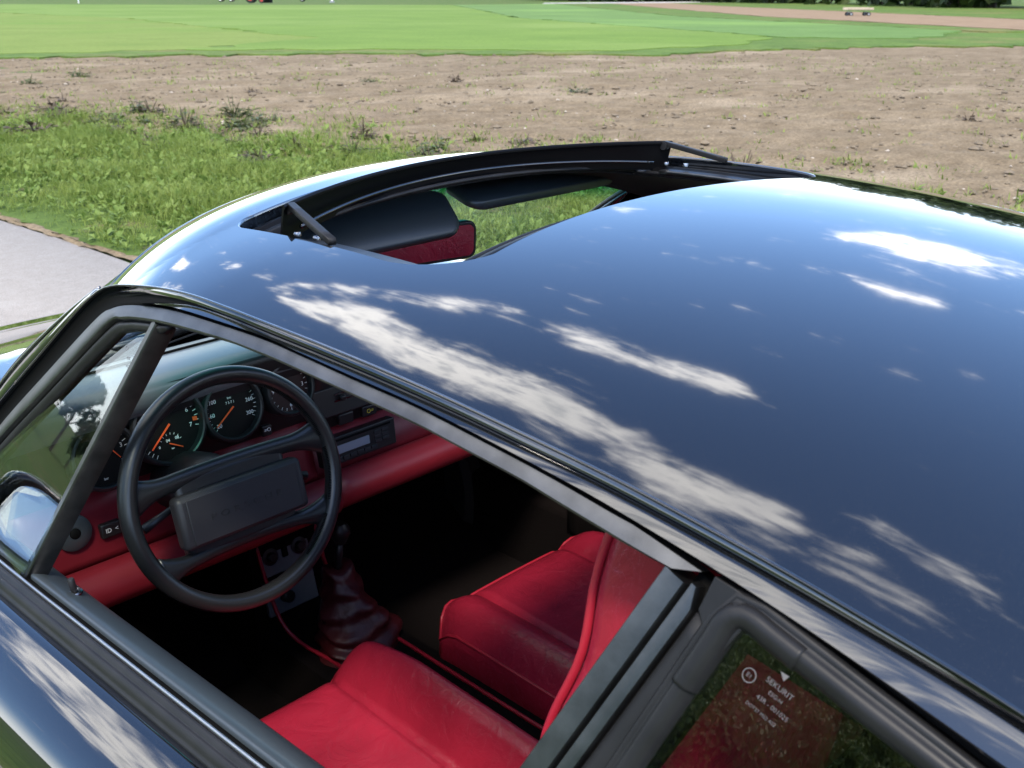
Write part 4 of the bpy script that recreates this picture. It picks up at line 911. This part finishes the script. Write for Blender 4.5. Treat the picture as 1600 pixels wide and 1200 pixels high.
G_['rough'] = ground_mat('rough_grass', (.065, .115, .022), (.11, .17, .034), .6, .95, .5, .05, (.15, .15, .05), .2, fine=(6, .25))
G_['tilled'] = ground_mat('tilled_strip', (.215, .15, .092), (.26, .185, .118), .8, .97, .3, .05, fine=(5, .1))
G_['track'] = ground_mat('pale_track', (.42, .40, .37), (.50, .48, .45), .5)
G_['hill'] = ground_mat('hill_fields', (.06, .11, .02), (.13, .10, .05), .02, .95, .3, .2, (.10, .18, .03), .012, (.45, .6), stretch=(1, .25, 1))
M['blade'] = leaf_mat('grass_blades', (.105, .170, .024), (.27, .325, .075), 2.5)
M['broad'] = leaf_mat('broad_leaves', (.11, .185, .03), (.25, .33, .08), 7.0)
M['weed'] = leaf_mat('weed_leaves', (.055, .075, .028), (.12, .13, .055), 9.0, trans=.2)
M['weedp'] = leaf_mat('withered_leaves', (.07, .050, .035), (.13, .10, .07), 9.0, trans=.15)
M['foliage'] = leaf_mat('tree_foliage', (.022, .042, .012), (.060, .090, .022), .6, .6, .2)
M['bark'] = mat('bark', (.10, .075, .055), .9, bump=(12, .8, .03), var=(5, .3))
M['stone'] = mat('pale_stone', (.38, .33, .27), .9, var=(20, .3))
M['clod'] = mat('soil_clod', (.155, .122, .082), .95, var=(6, .3))
M['wood'] = mat('pale_boards', (.42, .36, .26), .85, var=(6, .2))
M['orange_paint'] = mat('orange_paint', (.45, .10, .03), .5)
M['red_paint'] = mat('red_paint', (.40, .04, .03), .5)
M['blue_paint'] = mat('dark_blue_paint', (.03, .035, .07), .3)
M['white_paint'] = mat('white_paint', (.75, .75, .74), .5)
M['grey_paint'] = mat('grey_paint', (.25, .26, .27), .5)

def sst(a, b, t): t = min(1, max(0, (t-a)/(b-a))); return t*t*(3-2*t)
def terr(x, y):
    q = x*.717+y*.697-14.0; z = -.0135*max(0, min(q, 300))
    u = -x*.95+y*.31; w_ = y*.95+x*.31
    if u > 40:
        k = (1-sst(.30, .85, w_/u))*sst(-1.6, -.6, w_/u); z += k*min(95, .02*(u-40)+.19*max(0, u-90))
    d = math.hypot(x, y)
    if d > 600: z += (d-600)*.012 
    return z
def jag(P, amp, n=14, seed=1):
    """closed outline, edges subdivided and made uneven"""
    r_ = np.random.default_rng(seed); P = np.array(P, float); out = []
    for i in range(len(P)):
        a, b = P[i], P[(i+1) % len(P)]; d = unit(b-a); nr = np.array([-d[1], d[0]]); L = np.linalg.norm(b-a); m_ = int(max(2, min(60, n*L/10)))
        for k in range(m_): out.append(a+(b-a)*k/m_+nr*r_.normal(0, amp)*(0 if k == 0 else 1))
    return np.array(out)
def sheet(name, P, off, material, tri=True):
    bm = bmesh.new(); vs = [bm.verts.new((x, y, 0)) for x, y in P]; f = bm.faces.new(vs); bmesh.ops.triangulate(bm, faces=[f])
    for it in range(3):
        big = [e for e in bm.edges if e.calc_length() > (6 if it else 20)]
        if big: bmesh.ops.subdivide_edges(bm, edges=big, cuts=2 if it == 0 else 1); bmesh.ops.triangulate(bm, faces=bm.faces[:])
        if len(bm.faces) > 30000: break
    for v in bm.verts: v.co.z = terr(v.co.x, v.co.y)+off
    bmesh.ops.recalc_face_normals(bm, faces=bm.faces[:]); ex = bmesh.ops.extrude_edge_only(bm, edges=[e for e in bm.edges if e.is_boundary])
    for v in ex['geom']:
        if isinstance(v, bmesh.types.BMVert): v.co.z -= .4
    for fc in bm.faces:
        fc.normal_update()
        if fc.normal.z < -.3: fc.normal_flip()
    me = bpy.data.meshes.new(name); bm.to_mesh(me); bm.free(); me.materials.append(material); o = bpy.data.objects.new(name, me); link(o); tag(o, kind='structure'); return o
# base terrain
t_ = np.linspace(-1, 1, 151); gx_ = np.sign(t_)*np.abs(t_)**2.6*2600
V = [(x, y, terr(x, y)-.06-(.10 if math.hypot(x, y) > 20 else 0)) for x in gx_ for y in gx_]
tag(mesh('ground', V, grid_faces(151, 151), G_['meadow']), kind='structure')
# road: uneven right edge
r_ = np.random.default_rng(3); ys = np.concatenate([np.linspace(-70, -4, 30), np.linspace(-3.8, 12, 90), np.linspace(12.5, 70, 30)])
def road_r(y): return 1.86-.012*max(0, y-3)**1.5 if y < 14 else 1.86-.012*36.5-.19*(y-14)
V = []; wob = np.cumsum(r_.normal(0, .012, len(ys))); wob -= np.linspace(wob[0], wob[-1], len(ys))
for y, wb in zip(ys, wob):
    e = road_r(y)+wb*.5
    for s_ in (0, .25, .5, .75, 1): V.append((e-3.45*(1-s_), y, .0-.004*abs(s_-.5)))
    V.append((e+.05, y, -.05))
tag(mesh('road', V, grid_faces(len(ys), 6), G_['asphalt']), kind='structure')
def edge_x(y): return -.55+.28*math.sin(2.1*y)+.20*math.sin(5.3*y+1)+.10*math.sin(11*y)+np.interp(y, [-30, 1, 4, 7, 9, 11, 13, 15, 20, 26], [6.2, 6.1, 6.3, 6.0, 5.6, 5.1, 4.2, 3.6, 3.2, 3.0])
def vz(x, y): return .03*sst(0, .5, x-edge_x(y))+ -.006+.035*sst(0, .5, x-road_r(y))
xx = np.linspace(0, 1, 60); yy = np.linspace(-12, 30, 120); V = []
for y in yy:
    for s_ in xx:
        x = road_r(y)-.02+s_*7.5; V.append((x, y, vz(x, y)-.02-.085*sst(-.15, .35, x-edge_x(y))+.012*math.sin(x*5+y*3)*math.sin(y*4-x*2)))
tag(mesh('verge', V, grid_faces(120, 60), G_['verge']), kind='structure')
# dirt spilling over the road edge
V = []; q = np.random.default_rng(71); wb = 0; ye = np.linspace(-4, 13, 260)
for y in ye:
    wb = wb*.85+q.normal(0, .022); e = road_r(y)
    for s_, h in ((-.015-abs(wb)*.5, .003), (.01, .006), (.04+wb*.8, .009), (.11+wb*1.3, -.02)): V.append((e+s_, y, h+q.normal(0, .003)))
tag(mesh('dirt_edge', V, grid_faces(260, 4), G_['soil']), kind='structure')
# bare soil with real clods: fine near the verge
xs1 = np.concatenate([np.linspace(-.4, 8, 100), np.linspace(8.3, 30, 60)]); ys1 = np.concatenate([np.linspace(-8, 1.5, 20), np.linspace(1.7, 26, 170)]); V = []; 
ph = r_.uniform(0, 6.28, (10, 1)); fr1 = r_.normal(0, 5, (10, 2)); wv = r_.normal(0, 1, 10)
for y in ys1:
    for s_ in xs1:
        x = edge_x(y)+s_; h = float((np.sin(fr1[:, 0]*x+fr1[:, 1]*y+ph[:, 0])*wv).sum())*.0045+r_.normal(0, .004)
        V.append((x, y, terr(x, y)+.012+.03*sst(0, .6, s_)+(h if s_ < 9 else h*.6)-.05*(1-sst(-.4, .1, s_))))
tag(mesh('soil_field', V, grid_faces(len(ys1), len(xs1)), G_['soil']), kind='structure')
sheet('rough_field', jag([(3, 26.5), (0, 45), (24, 35), (40, 22), (62, 4), (45, -30), (34, -8), (33, 8.5), (28, 12.8), (24, 14.4), (19.6, 14.6), (17.5, 17.5), (14.7, 20.9), (11.3, 22.7), (8.4, 24.2)], .30, 30, 4), 0.0775, G_['rough'])
sheet('olive_field', jag([(3, 32), (-20, 60), (10, 160), (40, 150), (30, 60), (20, 28), (13.5, 24.5), (9, 25.6)], .22, 14, 5), 0.0862, G_['olive'])
sheet('crop_field', jag([(13.2, 24.2), (20, 28), (30, 60), (40, 150), (62, 156), (76, 130), (100, 108), (46, 44), (32, 19), (26, 16.2), (20.5, 16.4), (17.2, 20.6)], .22, 14, 6), 0.0950, G_['crop'])
sheet('crop_field', jag([(46, 44), (100, 108), (124, 112), (58, 42), (42, 17), (33, 14.5), (31, 18)], .22, 14, 7), 0.1055, G_['crop2'])
sheet('field_margin', jag([(58, 42), (124, 112), (132, 108), (61, 38), (42.5, 14), (41, 15.5)], .1, 10, 8), 0.1125, G_['rough'])
sheet('tilled_strip', jag([(61.5, 38), (131, 107), (150, 110), (112, 74), (84, 44), (62, 21), (50, 6), (40, 10)], .15, 10, 9), 0.1195, G_['tilled'])
sheet('pale_track', jag([(128, 118), (135, 124), (180, 128), (190, 118), (160, 112)], .1, 6, 10), 0.1335, G_['track'])
# grassy band under the wood
sheet('meadow_bank', jag([(112.5, 74.5), (150, 110.5), (190, 112), (150, 40), (90, -20), (50, 2), (62.5, 21)], .2, 8, 12), 0.1265, G_['rough'])
# ---- grass on the verge: blades and broad leaves
def blades(n, region, hmin, hmax, wmin, wmax, bend, seed, segs=2):
    q = np.random.default_rng(seed); V, F = [], []
    pts = region(q, n)
    for (x, y, k) in pts:
        a = q.uniform(0, 2*math.pi); h = q.uniform(hmin, hmax)*k; w_ = q.uniform(wmin, wmax); la = q.uniform(0, 2*math.pi); ln = q.uniform(.2, bend)*h
        dx, dy = math.cos(a)*w_/2, math.sin(a)*w_/2; lx, ly = math.cos(la)*ln, math.sin(la)*ln; z = vz(x, y)-.01; b0 = len(V)
        V += [(x-dx, y-dy, z), (x+dx, y+dy, z), (x+dx*.8+lx*.35, y+dy*.8+ly*.35, z+h*.6), (x-dx*.8+lx*.35, y-dy*.8+ly*.35, z+h*.6), (x+lx, y+ly, z+h*(1-.3*ln/h))]
        F += [(b0, b0+1, b0+2, b0+3), (b0+3, b0+2, b0+4)]
    return V, F
cl = np.random.default_rng(8).uniform([1.9, 0, .4], [7, 15, 1.3], (160, 3))
def verge_region(q, n):
    out = []
    while len(out) < n:
        y = q.uniform(1.2, 15.5); x = road_r(y)+q.uniform(.02, 1)*(edge_x(y)+1.5-road_r(y)); t = (x-road_r(y))/(edge_x(y)+.6-road_r(y))
        p2 = .5+.25*math.sin(x*1.3+y*.7+1)+.25*math.sin(y*1.9-x*.8); t2 = t+.42*(p2-.5)
        dens = 1.0 if t2 < .62 else max(0.0, 1-(t2-.62)/.55)**1.5
        pn = .5+.5*math.sin(x*3.1+1.3*math.sin(y*1.7))*math.sin(y*2.3+1.1*math.sin(x*2.1))
        if t < .06: dens *= .25+.6*pn
        dens *= .45+.75*pn
        if q.random() > dens: continue
        out.append((x, y, (.45+.75*pn)*(1 if t > .15 else .55)))
    return out
V, F = blades(95000, verge_region, .06, .17, .003, .0065, 1.0, 21); tag(mesh('grass', V, F, M['blade'], None, smooth=False), 'uneven bright green verge grass beside the road', kind='stuff')
def leaves(n, region, seed, lmin, lmax):
    q = np.random.default_rng(seed); V, F = [], []
    for (x, y, k) in region(q, n):
        z = vz(x, y)
        for j in range(q.integers(4, 8)):
            a = q.uniform(0, 6.28); L = q.uniform(lmin, lmax)*(.6+.6*k); w_ = L*q.uniform(.14, .24); el = q.uniform(.25, 1.15); d = np.array([math.cos(a)*math.cos(el), math.sin(a)*math.cos(el), math.sin(el)]); s_ = np.array([-math.sin(a), math.cos(a), q.uniform(-.3, .3)])
            p = np.array([x, y, z]); b0 = len(V); tip = p+d*L-np.array([0, 0, L*.25])
            V += [p, p+d*L*.5+s_*w_, tip, p+d*L*.5-s_*w_, p+d*L*.52-np.array([0, 0, .004])]
            F += [(b0, b0+1, b0+4), (b0+1, b0+2, b0+4), (b0+2, b0+3, b0+4), (b0+3, b0, b0+4)]
    return V, F
V, F = leaves(4200, verge_region, 31, .035, .115); tag(mesh('broad_leaf_herbs', V, F, M['broad'], None, smooth=False), 'light green broad-leaved herbs among the verge grass', kind='stuff')
# sparse tufts on the soil near the verge, clods, stones
def soil_z(x, y): return terr(x, y)+.035
V, F = [], []; q = np.random.default_rng(44)
for _ in range(2600):
    y = q.uniform(1.5, 24); x = edge_x(y)+abs(q.normal(0, 1.2))-q.uniform(0, .3)
    if q.random() < .45: x = edge_x(y)+q.uniform(0, 18)
    for j in range(q.integers(5, 14)):
        a = q.uniform(0, 6.28); L = q.uniform(.025, .10); w_ = q.uniform(.004, .013); d = np.array([math.cos(a)*.7, math.sin(a)*.7, q.uniform(.4, 1)]); s_ = np.array([-math.sin(a), math.cos(a), 0])*w_; p = np.array([x+q.normal(0, .05), y+q.normal(0, .05), soil_z(x, y)-.01]); b0 = len(V)
        V += [p-s_*.5, p+s_*.5, p+d*L*.6+s_*.6, p+d*L*.6-s_*.6, p+d*L]; F += [(b0, b0+1, b0+2, b0+3), (b0+3, b0+2, b0+4)]
tag(mesh('soil_seedlings', V, F, M['blade'], None, smooth=False), 'thin green seedlings scattered over the bare soil', kind='stuff')
def lumps(n, smin, smax, material, name, label, seed, far=20):
    q = np.random.default_rng(seed); V, F = [], []
    ico = [(0, 0, 1), (.9, 0, .3), (.28, .85, .35), (-.72, .53, .3), (-.72, -.53, .35), (.28, -.85, .3), (0, 0, -.4)]; fc = [(0, 1, 2), (0, 2, 3), (0, 3, 4), (0, 4, 5), (0, 5, 1), (6, 2, 1), (6, 3, 2), (6, 4, 3), (6, 5, 4), (6, 1, 5)]
    for _ in range(n):
        y = q.uniform(1.5, 24); x = edge_x(y)+far*q.random()**1.7-.1; s_ = q.uniform(smin, smax)*(1 if q.random() < .9 else 1.8); b0 = len(V); k = q.uniform(.6, 1.3, 3)*s_; a = q.uniform(0, 6.28)
        for v in ico:
            vx, vy = v[0]*k[0], v[1]*k[1]; V.append((x+vx*math.cos(a)-vy*math.sin(a), y+vx*math.sin(a)+vy*math.cos(a), soil_z(x, y)+v[2]*k[2]*.7))
        F += [tuple(b0+i for i in f) for f in fc]
    tag(mesh(name, V, F, material, None, smooth=False), label, kind='stuff')
lumps(9000, .012, .040, M['clod'], 'soil_clods', 'dry crumbled soil clods on the field', 51)
lumps(1300, .008, .022, M['stone'], 'field_stones', 'small pale stones scattered on the soil', 52)
# weed clumps on the soil edge: single plants
def weed_mesh(seed, material):
    q = np.random.default_rng(seed); V, F = [], []
    for j in range(80):
        a = q.uniform(0, 6.28); L = q.uniform(.03, .085); w_ = L*q.uniform(.15, .32); el = q.uniform(-.1, 1.25); h = q.uniform(0, .15)*q.random(); r0 = q.uniform(0, .11); d = np.array([math.cos(a)*math.cos(el), math.sin(a)*math.cos(el), math.sin(el)]); s_ = np.array([-math.sin(a), math.cos(a), q.uniform(-.4, .4)])
        p = np.array([math.cos(a)*r0, math.sin(a)*r0, h]); b0 = len(V); V += [p, p+d*L*.5+s_*w_, p+d*L-np.array([0, 0, L*.3]), p+d*L*.5-s_*w_]; F += [(b0, b0+1, b0+2), (b0, b0+2, b0+3)]
    for j in range(6):
        a = q.uniform(0, 6.28); t = np.array([math.cos(a)*.05, math.sin(a)*.05, q.uniform(.12, .24)]); s_ = np.array([.003, .003, 0]); b0 = len(V); V += [-s_, s_, t+s_*.5, t-s_*.5]; F += [(b0, b0+1, b0+2, b0+3)]
    me = bpy.data.meshes.new('weed_plant'); me.from_pydata([tuple(v) for v in V], [], F); me.materials.append(material); return me
wm = [weed_mesh(60+k, M['weed'] if k < 3 else M['weedp']) for k in range(6)]
q = np.random.default_rng(77); spots = []
while len(spots) < 135:
    y = 2.5+16.5*q.random()**.6; x = edge_x(y)+q.normal(.25, .8) if q.random() < .88 else edge_x(y)+q.uniform(.5, 8)
    if y < 6 and x < edge_x(y): continue
    spots.append((x, y))
for i, (x, y) in enumerate(spots):
    o = bpy.data.objects.new('weed_plant', wm[i % 6]); o.location = (x, y, soil_z(x, y)-.015); o.rotation_euler = (0, 0, q.uniform(0, 6.28)); s_ = q.uniform(.75, 1.55); o.scale = (s_*q.uniform(.9, 1.5), s_*1.1, s_*q.uniform(.5, .8)); link(o)
    col = 'dull green' if i % 6 < 3 else 'withered brown'; big = 'large' if s_ > 1.28 else ('middling' if s_ > 1.0 else 'small'); zone = 'at the edge of the verge grass' if x < edge_x(y)+.3 else ('on the soil just past the verge' if x < edge_x(y)+1.6 else 'out on the open bare soil');
    tag(o, f'{big} {col} weed clump {zone}', 'weed', f'{big} {col} weeds {zone}')
# ---- trees
def crown_mesh(seed, rad, hgt, n, leaf):
    q = np.random.default_rng(seed); V, F = [], []; lob = [(q.normal(0, .42, 3)*np.array([rad, rad, hgt*.42])+np.array([0, 0, hgt*.5]), q.uniform(.35, .62)) for _ in range(11)]
    for _ in range(n):
        c, s_ = lob[q.integers(len(lob))]; d = unit(q.normal(0, 1, 3)); p = c+d*np.array([rad*s_, rad*s_, hgt*.42*s_])*q.uniform(.6, 1.08)
        nrm = unit(d+q.normal(0, .5, 3)); a = unit(np.cross(nrm, q.normal(0, 1, 3))); b = np.cross(nrm, a); L = leaf*q.uniform(.5, 1.3); b0 = len(V)
        V += [p-a*L, p-b*L*.6, p+a*L, p+b*L*.6+nrm*L*.3]; F += [(b0, b0+1, b0+2), (b0, b0+2, b0+3)]
    return V, F
def tree_proto(seed, rad, hgt, trunk):
    V, F = crown_mesh(seed, rad, hgt, 1500, rad*.12); me = bpy.data.meshes.new('crown'); me.from_pydata([tuple(v) for v in V], [], F); me.materials.append(M['foliage'])
    q = np.random.default_rng(seed+1); V, F = [], []
    def limb(P, r0, r1):
        P = spline(P, 7); n = 7; b0 = len(V)
        for i, p in enumerate(P):
            r_ = r0+(r1-r0)*i/6
            for k in range(n): V.append((p[0]+r_*math.cos(k*2*math.pi/n), p[1]+r_*math.sin(k*2*math.pi/n), p[2]))
        for i in range(6):
            for k in range(n): F.append((b0+i*n+k, b0+i*n+(k+1) % n, b0+(i+1)*n+(k+1) % n, b0+(i+1)*n+k))
    limb([(0, 0, -trunk-.5), (.05, .03, -trunk*.4), (.0, .06, hgt*.5)], rad*.085, rad*.03)
    for k in range(5): a = q.uniform(0, 6.28); z = q.uniform(-.2*trunk, hgt*.25); limb([(0, 0, z), (math.cos(a)*rad*.3, math.sin(a)*rad*.3, z+hgt*.15), (math.cos(a)*rad*.65, math.sin(a)*rad*.65, z+hgt*.38)], rad*.035, rad*.01)
    mt = bpy.data.meshes.new('trunk'); mt.from_pydata(V, [], F); mt.materials.append(M['bark']); mt.polygons.foreach_set('use_smooth', [True]*len(F)); return me, mt, trunk
protos = [tree_proto(100+7*k, *p) for k, p in enumerate(((3.6, 8.5, .8), (4.4, 10, .6), (3.0, 7.5, .5), (2.2, 3.6, 1.6)))]
def plant(k, x, y, s_, label, group=None, name='tree'):
    t = empty(name, None, (x, y, terr(x, y)+protos[k][2]*s_-(3.2 if group else 0))); t.scale = (s_, s_, s_); t.rotation_euler = (0, 0, (x*7.3+y*3.1) % 6.28); tag(t, label, 'tree', group)
    for nm, me in (('crown', protos[k][0]), ('trunk', protos[k][1])): link(bpy.data.objects.new(nm, me), t)
q = np.random.default_rng(9)
P0 = [(235, 215), (176, 118), (163, 100), (151, 74), (124, 50), (117, 36), (104, 10), (98, -30), (95, -80)]; row = spline(P0, 46)
for i, (x, y) in enumerate(row):
    plant(i % 3, x+q.normal(0, 2.5)+2, y+q.normal(0, 2), q.uniform(1.7, 2.25), ('tall', 'broad', 'slender')[i % 3]+' dark tree in the row along the far field edge, '+('left of the wagon' if y > 60 else 'right of the wagon'), ('tall', 'broad', 'slender')[i % 3]+' trees along the far field edge, '+('left' if y > 60 else 'right')+' of the wagon')
plant(3, -22.5, 55.5, 1.0, 'lone small rounded tree standing in the meadow ahead of the car', None)
plant(2, -26.5, 60, .42, 'low dark bush standing near the lone small tree', None, 'bush')
# wooded hillside left of the car: too far to count
V, F = [], []; q = np.random.default_rng(15); wood = [crown_mesh(700+k, 3.6+.35*k, 6.5+.5*k, 620, .48) for k in range(7)]
for _ in range(230):
    u = q.uniform(105, 330); rt = q.uniform(-.42, -.075); w_ = rt*u; x, y = -u*.95+w_*.31, u*.31+w_*.95; a, b = wood[int(q.integers(7))]; s_ = q.uniform(.75, 1.25); a = [(v[0]*s_, v[1]*s_, v[2]*s_) for v in a]; b0 = len(V); z = terr(x, y)-1.0
    V += [(x+v[0], y+v[1], z+v[2]) for v in a]; F += [tuple(b0+i for i in f) for f in b]
M['hillwood'] = leaf_mat('hillside_foliage', (.05, .075, .018), (.14, .17, .04), .12, .7, .2)
tag(mesh('hillside_wood', V, F, M['hillwood'], None, smooth=False), 'olive green wood on the hillside left of the car', kind='stuff')
def hill_xy(u, w_): return (-u*.95+w_*.31, u*.31+w_*.95)
for k, (u0, u1) in enumerate(((62, 84), (92, 116), (124, 150), (158, 190), (200, 240), (252, 300))):
    sheet('hill_field', [hill_xy(u0, -.03*u0), hill_xy(u1, -.03*u1), hill_xy(u1, .30*u1), hill_xy(u0, .30*u0)], .35, G_[('tilled', 'rough', 'olive', 'tilled', 'crop', 'tilled')[k]])
# ---- far farm things
def wheel(parent, c, r_, wd, rim):
    wl = empty('wheel', parent, c); wl.rotation_euler = (math.pi/2, 0, 0)
    lathe('tyre', [(r_*.55, -wd), (r_*.92, -wd), (r_, -wd*.6), (r_, wd*.6), (r_*.92, wd), (r_*.55, wd), (r_*.55, -wd)], M['tyre'], wl, n=18); lathe('rim', [(0, -wd*.8), (r_*.56, -wd*.9), (r_*.56, wd*.9), (0, wd*.8)], rim, wl, n=18)
def place(name, x, y, label, cat, face=0):
    e = empty(name, None, (x, y, terr(x, y)+.1)); e.rotation_euler = (0, 0, R(-46)+face); tag(e, label, cat); return e
t = place('tractor', 98.5, 151.6, 'orange tractor with red rear wheel at the far edge of the green field', 'tractor', math.pi)
box('bonnet', (-.95, 0, 1.05), (1.5, .75, .65), M['orange_paint'], t, bevel=.08); box('chassis', (-.4, 0, .72), (2.6, .5, .35), M['grey_paint'], t, bevel=.03)
box('cab', (.45, 0, 1.65), (1.0, 1.1, 1.1), M['blue_paint'], t, bevel=.06); box('cab_roof', (.45, 0, 2.26), (1.15, 1.25, .12), M['white_paint'], t, bevel=.04); box('mudguard', (.55, .62, 1.35), (1.1, .3, .12), M['orange_paint'], t)
for y in (-.75, .75): wheel(t, (.55, y, .75), .75, .2, M['red_paint']); wheel(t, (-1.2, y, .45), .45, .15, M['red_paint'])
h = place('harrow', 100.0, 150.4, 'dark harrow standing behind the orange tractor', 'harrow'); box('harrow_frame', (0, 0, .65), (1.5, 1.6, .14), M['grey_paint'], h, bevel=.03); box('harrow_mast', (-.4, 0, .95), (.12, .5, .6), M['grey_paint'], h)
for k in range(5): box('tine', (-.6+.3*k, 0, .32), (.06, 1.5, .6), M['deep'], h, bevel=.01)
v = place('farm_van', 111.9, 181.3, 'dark blue van with pale wheels parked at the far field edge', 'van'); box('van_body', (0, 0, 1.0), (3.0, 1.6, 1.0), M['blue_paint'], v, bevel=.15); box('van_cabin', (.2, 0, 1.7), (2.2, 1.45, .6), M['blue_paint'], v, bevel=.15)
for x in (-.95, .95):
    for y in (-.78, .78): wheel(v, (x, y, .40), .40, .12, M['white_paint'])
v = place('cart', 122.9, 173.3, 'small grey cart with white load at the far field edge', 'cart'); box('cart_bed', (0, 0, .75), (1.6, 1.1, .16), M['grey_paint'], v); box('cart_load', (.1, 0, 1.05), (.9, .8, .45), M['white_paint'], v, bevel=.06)
for y in (-.6, .6): wheel(v, (0, y, .42), .42, .1, M['grey_paint'])
v = place('marker_post', 112.1, 150.0, 'red and white marker post at the far field edge', 'post'); box('post', (0, 0, .9), (.28, .28, 1.8), M['white_paint'], v, bevel=.02); box('post_band', (0, 0, 1.35), (.30, .30, .5), M['orange_paint'], v, bevel=.02); box('post_foot', (0, 0, .15), (.7, .7, .3), M['grey_paint'], v, bevel=.03)
v = place('stake', 74.9, 161.7, 'thin white stake at the left end of the far field', 'stake'); box('stake_rod', (0, 0, .7), (.14, .14, 1.4), M['white_paint'], v, bevel=.02); box('stake_cap', (0, 0, 1.45), (.18, .18, .1), M['grey_paint'], v, bevel=.02)
v = place('farm_wagon', 67.0, 34.2, 'long pale flat farm wagon on the grass below the trees', 'wagon', .15)
for k in range(6): box('deck_board', (0, -.42+.168*k, .62), (2.5, .16, .10), M['wood'], v, bevel=.01)
v.scale = (.70, .70, .62)
box('side_board', (0, -.53, .74), (2.5, .05, .20), M['wood'], v, bevel=.01); box('side_board', (0, .53, .74), (2.5, .05, .20), M['wood'], v, bevel=.01)
for x in (-.85, .85):
    box('axle', (x, 0, .36), (.1, .9, .1), M['grey_paint'], v)
    for y in (-.42, .42): wheel(v, (x, y, .2), .2, .07, M['grey_paint'])
